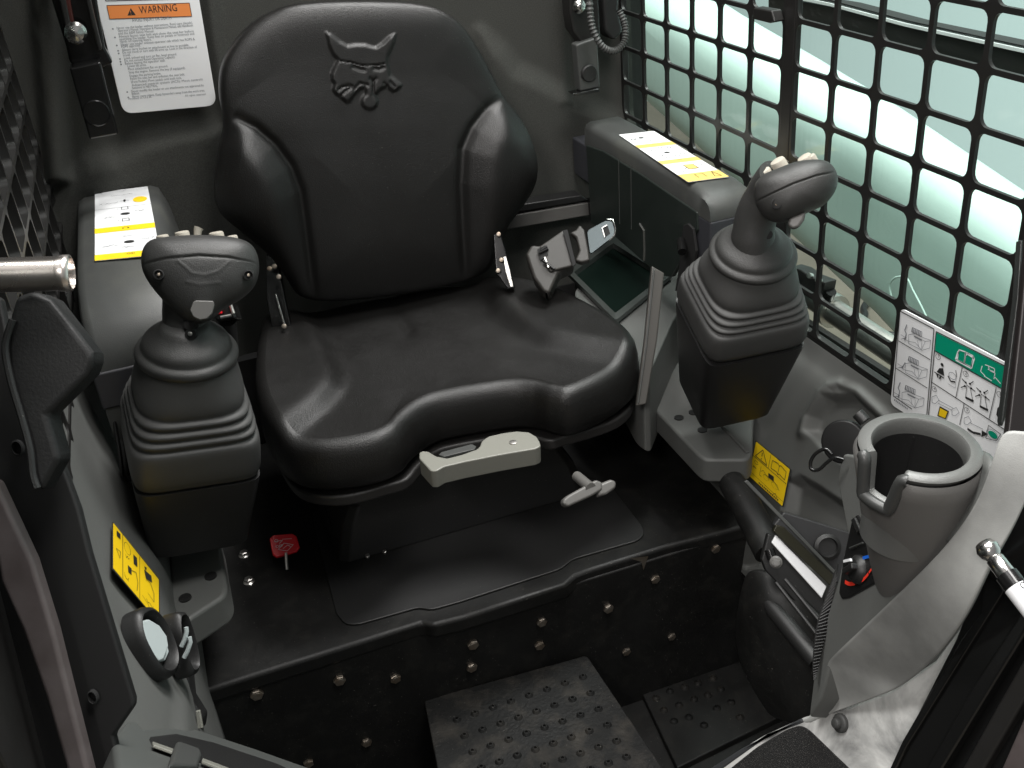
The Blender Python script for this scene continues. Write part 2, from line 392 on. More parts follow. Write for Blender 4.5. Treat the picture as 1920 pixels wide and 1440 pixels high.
# ================================================================ mesh screens
def screen(x, name, label, holes, plates, thick):
    s1, s2 = .0734, .0528
    y0, z0 = 2.0319*.7, -.3563*.7
    t = thing(name, label, 'window screen', (x, 1.0, -.6), 'mesh window screens')
    mb = MB(); hw, hh, r = .0334, .0237, .0095
    def cell(cy, cz, ly, ly2, lz=s2/2):
        pts = []
        for (sy, sz, a0) in ((1, 1, 0), (-1, 1, 90), (-1, -1, 180), (1, -1, 270)):
            for k in range(5):
                a = math.radians(a0+k*22.5); pts.append((sy*(hw-r)+r*math.cos(a), sz*(hh-r)+r*math.sin(a)))
        n = len(pts); inner = []; outer = []
        for (p, q) in pts:
            m_ = max(abs(p)/(s1/2), abs(q)/(s2/2)); outer.append((p/m_, q/m_)); inner.append((p, q))
        # exact corners
        for i in (2, 7, 12, 17): outer[i] = (math.copysign(s1/2, inner[i][0]), math.copysign(s2/2, inner[i][1]))
        for dx, fl in ((0, 1), (thick, -1)):
            k0 = len(mb.v)
            for (p, q) in inner+outer: mb.v.append((x+dx, cy+p, cz+q))
            for i in range(n):
                j = (i+1) % n; f = (k0+i, k0+j, k0+n+j, k0+n+i); mb.f.append(f if fl > 0 else f[::-1])
            if dx == 0: ka = k0
            else:
                for i in range(n):
                    j = (i+1) % n; mb.f.append((ka+i, k0+i, k0+j, ka+j))
    for (yy, row) in holes: cell(y0-yy*s1, z0-(row)*s2, 0, 0)
    panel = mb.build('mesh_panel', M['frame'], t, bevel=0, sharp=30)
    mb = MB()
    for (ya, yb, za, zb, dx, tt) in plates: mb.box((x+dx+tt/2, (ya+yb)/2, (za+zb)/2), (tt, abs(yb-ya), abs(zb-za)))
    mb.build('screen_frame', M['frame'], t, bevel=.0015)
    return t, (lambda yy: y0-yy*s1), (lambda row: z0-row*s2)
s1, s2 = .0734, .0528
yf = lambda yy: 2.0319*.7-yy*s1
zf = lambda row: -.3563*.7-row*s2
rows = [k+.5 for k in range(-6, 7)]
holes = [(c-.5, r) for c in range(0, 6) for r in rows]
holes += [(4+2.2838+c-.5, r) for c in range(0, 5) for r in rows]
ypa, ypb = yf(5.0), yf(5.2838)
plates = [(yf(-.99), 1.53, -1.0, .12, 0, .012), (yf(-.5)+.03, 1.52, -1, .12, .014, .03),
          (ypa, ypb, zf(7), .12, -.0006, .010),
          (yf(9.7838+.5), yf(9.7838+1.0), -.9, .12, -.0006, .02),
          (yf(-1.4), yf(10.9), zf(7)-.18, zf(7)-.0003, .001, .012)]
plates[0] = (yf(-.999), 1.54, -1.0, .12, 0, .012); plates[1] = (yf(-1.15), 1.52, -1, .12, .016, .03)
rt, _, _ = screen(.70, 'window_screen', 'black steel mesh screen with rounded square holes along the right side', holes, plates, .004)
hb = PX(.70)
slab('catch_block', M['frame'], rt, Plane((.685, 0, 0), (-1, 0, 0)), ((1412, 14), (1446, 20), (1452, 42), (1442, 44), (1410, 36)), .014, bevel=.002)
MB().box((.712, 1.0, -.25), (.004, 1.10, .80)).build('window_glass', M['glass'], rt, smooth=False)
tl = (-.155)
holesL = [(c-.5, r) for c in range(-1, 12) for r in rows]
plates = [(yf(-1.99), 1.54, -1.0, .2, -.012, .012), (yf(13), yf(11.01), -.9, .2, -.012, .02), (yf(-1.9), yf(13), zf(7)-.2, zf(7)-.0003, -.012, .012)]
lt, _, _ = screen(tl-.014, 'window_screen', 'black steel mesh screen down the left side beside the seat, seen edge on', holesL, plates, .014)
MB().box((-.20, 1.0, -.25), (.004, 1.3, .80)).build('window_glass', M['glass'], lt, smooth=False)
t = thing('loader_side_arm', 'dark glossy ribbed loader arm outside the left mesh screen', 'lift arm', (-.4, 1, -.4))
mb = MB()
mb.box((-.45, 1.3, -.4), (.06, 3.0, 1.5)); mb.build('arm_plate', M['frame'], t, bevel=.004)
for k in range(14):
    MB().box((-.40, .35+k*.13, -.35), (.02, .012+.008*(k % 3), 1.2)).build('rib', M['gloss'], t, bevel=.003)

# ================================================================ cab shell
def shell():
    ridgeR = [(900, 60), (940, 95), (965, 128), (1010, 148), (1080, 188), (1170, 222), (1240, 250)]
    polyR = ridgeR+[(1300, 800), (880, 800)]
    polyL = [(120, 340), (160, 300), (220, 292), (270, 262), (330, 243), (420, 228), (440, 800), (60, 800), (90, 420)]
    groove = [(388, -60), (398, 60), (412, 150), (425, 210)]
    G = [[V(x, 1.50, z) for x in np.linspace(-.19, .72, 190)] for z in np.linspace(-.02, -.80, 170)]
    G = relief(G, -Y_, [(polyR, .016, 24), (polyL, .018, 24), (groove, .010, 14, 'line'),
                        ([(60, -40), (105, -40), (125, 330), (90, 340)], .03, 16), ([(1040, -40), (1060, -40), (1065, 190), (1045, 190)], .006, 8)])
    o = MB().grid(G).build('rear_wall', M['felt'], None, sharp=180)
    tag(o, 'dark grey felt covered moulded wall behind the seat with swelling lower shoulders', 'wall')
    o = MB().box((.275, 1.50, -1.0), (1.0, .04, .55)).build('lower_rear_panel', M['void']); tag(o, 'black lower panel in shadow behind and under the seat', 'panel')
    mb = MB(); mb.box((-.175, .95, -.95), (.03, 1.1, .74)); o = mb.build('left_lower_wall', M['black']); tag(o, 'dark lower side wall left of the floor box', 'wall')
    mb = MB(); mb.box((.725, 1.0, -.95), (.03, 1.1, .58)); o = mb.build('right_lower_wall', M['black']); tag(o, 'dark lower side wall under the right mesh screen', 'wall')
    o = MB().box((.275, .85, -1.15), (1.0, 1.3, .04)).build('floor_pan', M['box'], bevel=.004); tag(o, 'worn black steel floor pan in the footwell', 'floor')
    o = MB().box((-.14, 1.27, .42), (.52, .62, .05)).build('seat_shade_panel', M['felt'], bevel=.01); tag(o, None, kind='structure')  # unseen panel added to shade the seat from the high lamp
    t = thing('wall_bracket', 'grey faced metal bracket bar low on the rear wall right of the backrest', 'bracket', at(1030, 405, y=1.44))
    pl = PY(1.44)
    slab('bracket_face', M['lever'], t, pl, ((950, 406), (1104, 380), (1106, 404), (951, 431)), .02)
    slab('bracket_top', M['black'], t, pl, ((955, 394), (975, 384), (1090, 366), (1104, 376), (950, 402)), .03)
    slab('end_cap', M['gloss'], t, PY(1.43), ((1107, 378), (1122, 376), (1123, 404), (1109, 406)), .02)
    slab('foil_strip', M['steel'], t, PY(1.425), ((1108, 377), (1121, 375), (1121, 379), (1108, 381)), .002, bevel=0)
shell()

# ================================================================ warning placard
def placard():
    pl = PY(1.455)
    t = thing('warning_placard', 'white safety placard with orange WARNING header on the rear wall left of the seat', 'warning sign', pl(320, 210))
    Q = Quad(pl(166, -56), pl(362, -68), pl(407, 198), pl(231, 214))
    MB().prism(rounded([c for c in Q.c], .014, 6), -Q.n*.004).build('placard_sheet', M['white'], t, bevel=.0008)
    # recover uv of picture points
    def uv(px, py):
        p = Quad_plane(px, py); 
        u, v = .5, .5
        for _ in range(30):
            e = p-Q.m(u, v, 0); a = (Q.m(u+1e-3, v, 0)-Q.m(u, v, 0))/1e-3; b = (Q.m(u, v+1e-3, 0)-Q.m(u, v, 0))/1e-3
            A = np.stack([a, b], 1); du = np.linalg.lstsq(A, e, rcond=None)[0]; u += du[0]; v += du[1]
        return u, v
    Quad_plane = pl
    ho = MB(); Q.poly(ho, [uv(200, 10), uv(355, 5.5), uv(359.5, 30.5), uv(205.5, 35.5)], .0005); ho.build('orange_header', M['orange'], t, smooth=False)
    ik = MB()
    Q.line(ik, [uv(200, 10), uv(355, 5.5), uv(359.5, 30.5), uv(205.5, 35.5)], .0007, .0008, True)
    Q.line(ik, [uv(196, -8), uv(198, 1.5), uv(352, -2.5)], .001, .0006)
    u, v = uv(262, 24.5); Q.text(ik, 'WARNING', u, v+.003, .0125, width=uv(333, 22)[0]-u, h=.0009)
    Q.poly(ik, [uv(239, 29), uv(254.5, 28), uv(245, 15)], .0008)
    ik.build('black_print', M['ink'], t, smooth=False)
    b2 = MB(); Q.text(b2, '!', uv(245.6, 27.5)[0], uv(245.6, 27)[1], .007, align='c', h=.001); b2.build('symbol_mark', M['orange'], t, smooth=False)
    gk = MB()
    u, v = uv(248, 41); Q.text(gk, 'AVOID INJURY OR DEATH', u, v, .0062, width=uv(322, 38)[0]-u)
    L = [(1, 'Never use the loader without instructions. Read signs (decals),', 219, 53, 363), (0, "Operator's Manual, Operation & Maintenance Manual, and Handbook", 221, 58, 364), (0, 'and the AEM Safety Manual.', 222, 63.5, 290),
         (1, 'Always fasten seat belt and close the seat bar before', 223, 69, 365), (0, 'operating the loader. Keep feet on pedals or footrests and', 224, 74, 366), (0, 'hands on steering levers.', 225, 78.5, 285),
         (1, 'Never use loader without operator cab which has ROPS &', 226.5, 84, 367), (0, 'FOPS approval.', 227.5, 88, 264),
         (1, 'Always carry bucket or attachment as low as possible.', 229, 94, 356), (1, 'Do not travel or turn with lift arms up. Look in the direction of', 230, 99, 371), (0, 'travel.', 231, 104, 245),
         (1, 'Load, unload and turn on flat, level ground.', 232.5, 109.5, 333), (1, 'Do not exceed Rated Operating Capacity.', 233.5, 114.5, 330), (1, 'Before leaving the operator seat:', 234.5, 119.5, 311),
         (0, 'Lower lift arms.', 239, 124.5, 275), (0, 'Place attachment flat on ground.', 240, 130, 316), (0, 'Stop the engine. Remove the key (if equipped).', 241.5, 136, 349), (0, 'Engage the parking brake.', 243, 142.5, 303),
         (0, 'Raise the seat bar and unfasten the seat belt.', 244.5, 148, 348), (0, '(Foot Pedals) Move pedals until both lock.', 246, 154, 342), (0, 'Advanced control system (ACS): Move controls', 247.5, 160, 382), (0, 'functions to NEUTRAL.', 248, 165, 297),
         (1, 'Never modify the loader or use attachments not approved by', 246, 171.5, 384), (0, 'Bobcat.', 247, 176, 262), (1, 'Never carry riders. Keep bystanders away from the work area.', 248, 181.5, 386)]
    for bl, tx, x0, y, x1 in L:
        yr = y-(x1-x0)*.055
        u, v = uv(x0, y+1.6); u1 = uv(x1, y)[0]; Q.text(gk, tx, u, v, .0043, width=u1-u)
        if bl: uu, vv = uv(x0-7.5, y+1); Q.ell(gk, uu, vv, .0085, .0055)
    for x0, y, x1, tx in ((241, 187, 286, 'Printed in U.S.A.'), (347, 181, 386, 'All rights reserved')):
        u, v = uv(x0, y); Q.text(gk, tx, u, v, .0035, width=uv(x1, y)[0]-u)
    gk.build('grey_print', M['inkg'], t, smooth=False)
placard()

# ================================================================ wall straps
def straps():
    t = thing('belt_strap', 'glossy black folded steel strap with round bright screw left of the placard', 'bracket', at(180, 240, y=1.42))
    slab('upper_channel', M['gloss'], t, PY(1.43), ((78, -60), (172, -60), (197, 90), (205, 104), (212, 118), (190, 130), (150, 135), (130, 116), (124, 88)), .025, bevel=.003)
    slab('channel_flange', M['frame'], t, PY(1.41), ((98, -60), (110, -60), (140, 76), (129, 80)), .02, bevel=.002)
    slab('channel_flange', M['frame'], t, PY(1.41), ((146, -60), (156, -60), (192, 92), (184, 96)), .02, bevel=.002)
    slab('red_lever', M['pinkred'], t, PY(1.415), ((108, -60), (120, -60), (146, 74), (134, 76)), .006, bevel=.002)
    slab('lower_plate', M['gloss'], t, PY(1.40), ((130, 128), (188, 116), (222, 252), (168, 262)), .03, bevel=.0025)
    p = PY(1.40)(181, 212); MB().lathe(p+V(0, .001, 0), -Y_, [(.0165, 0), (.0165, .0022), (.0150, .003), (.0146, .0018)], 32).build('round_pad', M['gloss'], t)
    p = PY(1.41)(142, 61); MB().lathe(p, -Y_, [(.013, 0), (.013, .003), (.0095, .006), (.009, .006), (.004, .0095)], 24).build('screw', M['chrome'], t)
    t = thing('belt_anchor', 'black wall anchor plate with coiled cable loop right of the backrest', 'bracket', at(1100, 170, y=1.42))
    slab('upper_block', M['frame'], t, PY(1.43), ((1066, -60), (1120, -60), (1127, 70), (1102, 96), (1074, 60), (1068, 26)), .03, bevel=.004)
    slab('lower_plate', M['arm'], t, PY(1.42), ((1080, 84), (1120, 70), (1126, 164), (1088, 172)), .02, bevel=.003)
    slab('plate_foot', M['gloss'], t, PY(1.415), ((1074, 176), (1124, 166), (1124, 172), (1078, 180)), .02, bevel=.001)
    p = PY(1.42)(1104, 137); MB().lathe(p, -Y_, [(.0125, 0), (.0125, .003), (.011, .0045)], 28).build('round_pad', M['black'], t)
    p = PY(1.42)(1085, 12); MB().lathe(p, -Y_, [(.0095, 0), (.0095, .003), (.006, .007), (.003, .009)], 20).build('screw', M['chrome'], t)
    pts = spline([PY(1.40)(*q)+V(0, -.02*math.sin(i/7*3.14), 0) for i, q in enumerate(((1104, -50), (1101, 10), (1103, 50), (1118, 82), (1141, 91), (1161, 75), (1167, 45), (1160, 18)))], 22, False)
    r = [.0046+.0009*math.sin(i*1.6) for i in range(len(pts))]
    o = MB().tube(pts, r, 10).build('coiled_cable', M['arm'], t)
    t = thing('corner_clamp', 'dark clamp block at the top rear corner by the right screen', 'clamp', at(1150, 40, y=1.45))
    slab('clamp_body', M['black'], t, PY(1.45), ((1128, -60), (1168, -60), (1160, 20), (1170, 60), (1152, 78), (1134, 60), (1130, 10)), .04, bevel=.006)
straps()

# ================================================================ operator seat
def seat():
    t = thing('operator_seat', 'black vinyl operator seat with embossed cat head on its tall backrest', 'seat', (.265, 1.2, -.87))
    bp = Plane((.27, 1.33, -.6), nrm((0, -1, -.10)))
    bp = Plane((.27, 1.345, -.6), nrm(V(0, -1, .13)))
    out = [(560, 6), (680, 1), (790, 8), (850, 34), (890, 84), (918, 135), (942, 180), (972, 218), (996, 268), (1005, 312), (998, 350), (975, 388), (948, 424), (932, 462), (912, 504), (872, 524), (800, 541), (700, 556), (610, 562), (560, 552), (533, 515), (500, 474), (450, 432), (410, 395), (402, 345), (410, 285), (419, 232), (411, 175), (414, 128), (430, 92), (458, 56), (500, 26)]
    O = spline([bp(*p) for p in out], 5)
    bolL = [(446, 222), (480, 240), (516, 272), (545, 312), (563, 360), (573, 430), (582, 500), (590, 575), (480, 575), (370, 400), (370, 300), (410, 250)]
    bolR = [(944, 178), (915, 203), (886, 240), (868, 280), (864, 345), (868, 430), (874, 540), (960, 520), (1060, 330), (1010, 230)]
    crL = [(446, 222), (480, 240), (516, 272), (545, 312), (563, 360), (573, 430), (582, 500), (590, 565)]
    crR = [(944, 178), (915, 203), (886, 240), (868, 280), (864, 345), (868, 430), (874, 530)]
    feats = [(bolL, .024, 62, 'rise'), (bolR, .024, 62, 'rise'), (crL, -.006, 9, 'line'), (crR, -.006, 9, 'line'),
             ([(600+a/8.47, 50+b/8.47) for a, b in ((100, 95), (150, 300), (210, 430), (300, 530), (240, 640), (190, 760), (200, 850), (240, 900), (215, 1000), (250, 1060), (320, 1110), (420, 1195), (470, 1180), (560, 1060), (630, 985), (720, 965), (740, 1060), (800, 1075), (900, 1060), (950, 1000), (1060, 950), (1160, 1025), (1240, 995), (1295, 930), (1200, 850), (1110, 780), (1100, 700), (1070, 560), (1080, 460), (1130, 360), (1180, 240), (1195, 120), (1110, 160), (1000, 270), (900, 330), (850, 330), (720, 290), (560, 290), (440, 310), (300, 230), (180, 130))], .0042, 4.5),
             ([(600+(790+125*math.cos(a))/8.47, 50+(1190+120*math.sin(a))/8.47) for a in np.linspace(0, 6.28, 16, endpoint=False)], .0038, 4.5),
             *[([(600+a/8.47, 50+b/8.47) for a, b in L_], -.0022, w_, 'line') for L_, w_ in (
                 (((320, 545), (480, 565), (620, 605), (740, 625), (900, 615), (1030, 590)), 1.3), (((530, 640), (640, 680), (700, 690)), 3.4), (((860, 665), (950, 680), (1010, 650)), 3.4),
                 (((290, 1010), (360, 960), (480, 930)), 2.2), (((330, 1100), (400, 1030), (520, 950)), 2.2), (((1120, 880), (1190, 960)), 2.2), (((1020, 900), (1080, 950)), 2.2), (((800, 830), (850, 870), (890, 830)), 3), (((850, 870), (850, 1040)), 2.2), (((540, 1000), (640, 900), (760, 930)), 2.4))],
             ([(470, 110), (520, 60), (840, 50), (900, 150), (900, 190), (440, 190)], -.004, 60),
             ([(600, 300), (850, 300), (860, 520), (600, 530)], .006, 90)]
    back = pillow('backrest', M['leather'], t, O, bp.n, .030, .065, p=4.2, rings=150, npt=720, feats=feats, q=1.2, centre=bp(700, 290))
    # cushion
    zc = -.628
    plan = [(.085, 1.385), (.2, 1.39), (.34, 1.375), (.427, 1.33), (.475, 1.26), (.503, 1.16), (.510, 1.09), (.498, 1.045), (.462, 1.016), (.418, .998), (.382, .992), (.362, 1.006), (.345, 1.028), (.318, 1.043), (.25, 1.055), (.222, 1.052), (.196, 1.034), (.174, 1.012), (.146, 1.003), (.105, 1.008), (.072, 1.022), (.045, 1.052), (.033, 1.11), (.034, 1.19), (.046, 1.27), (.062, 1.34)]
    O = resample(spline([V(x, y, 0) for x, y in plan], 8), 560); c = V(.27, 1.2, 0)
    tn = np.roll(O, -2, 0)-np.roll(O, 2, 0); tn /= np.linalg.norm(tn, axis=1)[:, None]; nn = np.stack([tn[:, 1], -tn[:, 0], tn[:, 2]*0], -1)
    if ((O-c)*nn).sum() < 0: nn = -nn
    for _ in range(6): nn = (nn+np.roll(nn, 1, 0)+np.roll(nn, -1, 0))/3
    Oi = O-nn*.018
    rings = []; ss = np.sin(np.linspace(0, 1, 120)*math.pi/2)[1:]
    for s_ in ss:
        P = c+(Oi-c)*s_; P[:, 2] = zc+.003*s_**6; rings.append(P)
    A = np.array(rings)
    fe = [([(568, 580), (605, 608), (630, 660), (648, 707), (645, 738), (614, 774), (545, 830), (500, 850), (430, 760), (430, 560)], .017, 30, 'rise'),
          ([(884, 528), (926, 600), (981, 643), (1022, 662), (1082, 674), (1174, 688), (1240, 700), (1240, 600), (1100, 520), (960, 490)], .017, 30, 'rise'),
          ([(730, 560), (748, 590), (766, 618)], -.0025, 13, 'line')]
    B = relief(A, Z_, fe); A = B
    rr = [r for r in A]; last = A[-1]
    for off, dz in ((.006, -.0012), (.0115, -.0042), (.0155, -.0095), (.0180, -.018), (.0195, -.030), (.0195, -.042), (.0170, -.054), (.010, -.063), (-.004, -.069), (-.03, -.072)):
        P = last+nn*off; P[:, 2] = last[:, 2]*(.0)+zc+dz+(last[:, 2]-zc)*max(0, 1+dz/.05); rr.append(P)
    mb = MB().loft([list(r) for r in rr], cap=False); k0 = len(mb.v); N = 560
    mb.v.append(tuple(rr[0].mean(0))); mb.f += [(k0, (j_+1) % N, j_) for j_ in range(N)]
    mb.build('seat_cushion', M['leather'], t, sharp=180)
    # pan, skirt, rails
    zz = -.698
    pan = [(x*.94+.016, .055+y*.955, zz) for x, y in plan]; pan = [V(.265+(x-.265)*.97, 1.16+(y-1.16)*.985, zz) for x, y in plan]
    for p in pan: p[1] = max(p[1], 1.012)
    MB().prism(spline(pan, 3), V(0, 0, -.016)).build('seat_pan', M['lever'], t, bevel=.004).data.materials[0] = mat('pan_plastic', (.016, .015, .0145), .5)
    MB().loft([[V(.265+sx*a, 1.235+sy*b, z) for sx, sy in ((-1, -.93), (-.93, -1), (.93, -1), (1, -.93), (1, .93), (.93, 1), (-.93, 1), (-1, .93))] for a, b, z in ((.17, .13, -.72), (.15, .12, -.74), (.165, .125, -.765), (.15, .12, -.79), (.165, .125, -.815), (.18, .13, -.868))]).build('suspension_skirt', M['black'], t, bevel=.003)
    for x in (.105, .40): MB().box((x, 1.25, -.857), (.03, .26, .02)).build('slide_rail', M['gloss'], t, bevel=.002)
    # grey weight lever in the front scoop
    lp = PY(.955)
    lp = Plane(tuple(at(900, 880, d=1.105)), nrm(V(-.05, -.8, .6)))
    L = [(786, 850), (792, 845), (803, 846), (822, 855), (840, 858), (865, 851), (895, 840), (903, 826), (925, 815), (960, 809), (990, 810), (1006, 820), (1013, 838), (1014, 850), (1008, 858), (940, 873), (880, 886), (850, 896), (822, 912), (806, 913), (792, 905), (784, 890)]
    lz = PZ(-.655)
    L = [(786, 859), (786, 848), (793, 845), (803, 846), (818, 855), (838, 859), (866, 852), (894, 842), (900, 836), (903, 827), (915, 818), (940, 812), (968, 808), (992, 810), (1006, 818), (1012, 828), (1014, 836), (1004, 841), (935, 853), (870, 866), (832, 875), (818, 883), (808, 883)]
    lev = MB().prism(rounded([lz(*p) for p in L], .002, 2), V(0, .004, -.026)).build('weight_lever', M['light'], t, bevel=.0035, seg=4)
    lp = lz
    MB().cyl(lz(962, 830)-Z_*.001, Z_, .0045, .0022, 18).build('lever_screw', M['steel'], lev)
    slab('slotted_link', M['arm'], t, PZ(-.662), ((822, 852), (828, 847), (884, 832), (893, 836), (890, 842), (832, 856)), .004, bevel=.001)
    # slide handle
    hp = Plane(tuple(at(1100, 925, d=1.11)), nrm(V(0, -.75, .66)))
    h = slab('slide_handle', M['lever'], t, hp, ((1056, 936), (1066, 928), (1118, 899), (1130, 904), (1130, 918), (1110, 930), (1066, 950), (1056, 946)), .014, bevel=.005, seg=4)
    slab('slide_handle', M['lever'], t, hp, ((1126, 906), (1148, 897), (1158, 902), (1157, 914), (1140, 926), (1122, 931)), .012, bevel=.004, seg=4, lift=-.003)
    MB().tube([hp(1095, 885)-hp.n*.03, hp(1108, 915)], .006, 12).build('handle_stem', M['lever'], h)
    # side hinge brackets
    def hinge(pts, d, lab):
        pl = PD(d); b = slab('hinge_bracket', M['gloss'], t, pl, pts, .012, bevel=.0015)
        return pl, b
    pl, b = hinge(((925, 440), (938, 436), (948, 470), (958, 510), (966, 540), (952, 542), (930, 510)), 1.45, 0)
    slab('bare_metal_strip', M['steel'], b, PD(1.445), ((943, 482), (949, 480), (956, 505), (963, 538), (957, 538), (948, 510)), .003, bevel=.0008)
    for q in ((935, 440), (940, 488), (934, 508)): MB().cyl(PD(1.445)(*q), -Fw, .0032, .005, 12).build('pin', M['bolt'], b)
    pl, b = hinge(((498, 476), (520, 486), (526, 520), (534, 560), (545, 610), (530, 632), (512, 628), (500, 560)), 1.42, 0)
    slab('bare_metal_strip', M['chrome'], b, PD(1.41), ((515, 552), (518, 550), (536, 612), (533, 618)), .003, bevel=.0008)
    for q in ((507, 504), (516, 500), (524, 520), (534, 612)): MB().cyl(PD(1.405)(*q), -Fw, .0034, .006, 12).build('pin', M['bolt'], b)
seat()

# ================================================================ floor box
def floorbox():
    t = thing('seat_box', 'black powder coated steel box under the seat with hex bolts across its front', 'floor box', (.25, 1.1, -1.13))
    z = -.87; pz = PZ(z)
    fr = [(350, 1310), (380, 1297), (560, 1240), (790, 1168), (812, 1172), (868, 1158), (1060, 1097), (1080, 1079), (1105, 1070), (1250, 1025), (1408, 984)]
    P = [pz(*p) for p in fr]; P = [V(P[0][0]-.05, P[0][1]+.01, z)]+P[1:]
    poly = P+[V(P[-1][0]+.02, 1.47, z), V(-.16, 1.47, z)]
    MB().prism(poly, V(0, 0, -.024)).build('front_lip', M['box'], t, bevel=.006, seg=4)
    a_, b_ = P[1]+V(0, .004, 0), P[-1]+V(0, .004, 0)
    MB().prism([a_-(b_-a_)*.06-V(0, 0, .012), b_-V(0, 0, .012), V(b_[0], 1.47, z-.012), V(-.16, 1.47, z-.012)], V(0, 0, -.25)).build('box_body', M['box'], t, bevel=.003)
    fn = Plane(tuple(a_), tuple(nrm(V(b_[1]-a_[1], -(b_[0]-a_[0]), 0))))
    pz2 = PZ(z+.003)
    pts = [(585, 960), (596, 1010), (630, 1150), (648, 1170), (672, 1170), (785, 1138), (808, 1143), (862, 1128), (1052, 1066), (1074, 1048), (1196, 1013), (1208, 1002), (1206, 988), (1140, 905), (900, 850)]
    MB().prism(rounded([pz2(*p) for p in pts], .008), V(0, 0, -.0028)).build('cover_plate', M['black'], t, bevel=.0012)
    front = lambda px, py, yy=0: fn(px, py)
    for (px, py, rr) in ((481, 1300, 14), (636, 1274, 13), (741, 1271, 12), (886, 1207, 13), (884, 1250, 12), (1015, 1165, 12), (1011, 1209, 11.5), (1140, 1140, 11.5), (1228, 1085, 11), (1341, 1028, 11), (1259, 1193, 9.5), (1174, 1221, 10), (687, 1391, 11), (578, 1430, 11), ):
        p = front(px, py); hexbolt(p+V(0, .004, 0), V(0, -1, 0), rr*np.linalg.norm(p)/FPX*.85, t)
    for (px, py) in ((458, 1040), (467, 1090)):
        p = pz(px, py)-V(0, 0, .001); hexbolt(p, Z_, .0058, t, M['steel']); 
    hexbolt(pz(1201, 810), Z_, .0065, t); hexbolt(at(412, 1016, z=-.80), V(.3, -.3, 1), .006, t)
    # footwell corner gusset and rust chip
    r = MB().add([front(1180, 1046)-V(0, .001, 0), front(1215, 1042)-V(0, .001, 0), front(1206, 1068)-V(0, .001, 0), front(1202, 1053)-V(0, .001, 0)], [(0, 1, 2, 3)]); r.build('rust_chip', M['bolt'], t)
    tg = thing('pull_tag', 'small square red plastic tag with white symbols on the box top left of the seat', 'tag', pz(538, 1068))
    tp = Plane(tuple(at(532, 1023, z=-.845)), nrm(V(0, -.55, .83)))
    b = slab('tag_body', M['red'], tg, tp, ((505, 1010), (512, 1003), (548, 1000), (556, 1005), (562, 1026), (556, 1034), (518, 1045), (511, 1040)), .006, bevel=.0015)
    Q = Quad(tp(508, 1008), tp(552, 1003), tp(560, 1032), tp(514, 1042)); k = MB()
    Q.line(k, [(.1, .25), (.45, .25), (.3, .4)], .0006, .0008); Q.line(k, [(.2, .72), (.5, .42), (.85, .6), (.55, .9)], .0006, .0008, True); Q.line(k, [(.4, .72), (.62, .56), (.72, .68)], .0006, .0008)
    Q.text(k, 'OFF', .12, .62, .0055, h=.0009); Q.line(k, [(.45, .18), (.85, .22)], .0005, .0008); Q.ring(k, .2, .22, .07, .08, .0005)
    k.build('white_print', M['white'], b, smooth=False)
    MB().tube([tp(536, 1036), pz(538, 1068)], .0022, 8).build('stem', M['steel'], tg)
    tc = thing('floor_catch', 'small black catch with bright edges on the cover plate below the seat', 'catch', pz(700, 1050))
    MB().box(pz(702, 1030)+V(0, 0, .012), (.03, .02, .022)).build('catch_body', M['gloss'], tc, bevel=.002)
    for q in ((690, 1048), (722, 1040)): MB().cyl(pz(*q)+V(0, 0, .004), V(0, -.5, 1), .003, .004, 10).build('pin', M['steel'], tc)
    MB().tube([pz(676, 1004)+V(0, 0, .02), pz(724, 998)+V(0, 0, .02)], .0012, 6).build('wire', M['steel'], tc)
    # foot plate with pierced studs
    zt = -1.0; pt = PZ(zt)
    tt = thing('foot_plate', 'worn black steel foot plate with rows of pierced studs in front of the box', 'foot plate', pt(1000, 1400))
    q = [pt(795, 1312), pt(1100, 1228), pt(1270, 1480), pt(832, 1500)]
    MB().prism(rounded(q, .006), V(0, 0, -.12)).build('plate', M['tread'], tt, bevel=.003)
    for j in range(6):
        x0, y0 = 205+36*j+3*j*j*.5, 452+80*j
        for i in range(9):
            x = x0+i*90; y = y0-i*30.5
            if j >= 1: pass
            px, py = 780+x/2.667, 1180+y/2.667
            if px > 1115+ (py-1260)*.62 or py > 1450: continue
            p = pt(px, py)
            MB().lathe(p-V(0, 0, .001), Z_, [(.0062, 0), (.0052, .0016), (.0030, .0042), (.0021, .0042), (.0016, .0012)], 14).build('stud', M['tread'], tt)
    t3 = thing('floor_grip', 'cluster of small grip studs on the footwell floor right of the foot plate', 'floor studs', at(1340, 1330, z=-1.128), )
    pf = PZ(-1.12)
    MB().prism([pf(*p) for p in ((1190, 1270), (1385, 1215), (1470, 1340), (1270, 1440))], V(0, 0, -.012)).build('grip_base', M['box'], t3, bevel=.002)
    for (x, y) in ((1200, 345), (1270, 310), (1345, 290), (1410, 270), (1485, 245), (1240, 405), (1315, 380), (1390, 350), (1460, 330), (1525, 300), (1290, 460), (1365, 440), (1505, 395), (1575, 365), (1620, 440), (1440, 480)):
        p = pf(780+x/2.667, 1180+y/2.667); MB().lathe(p, Z_, [(.006, 0), (.005, .002), (.003, .004), (.002, .001)], 12).build('stud', M['steel' if 0 else 'tread'], t3)
floorbox()

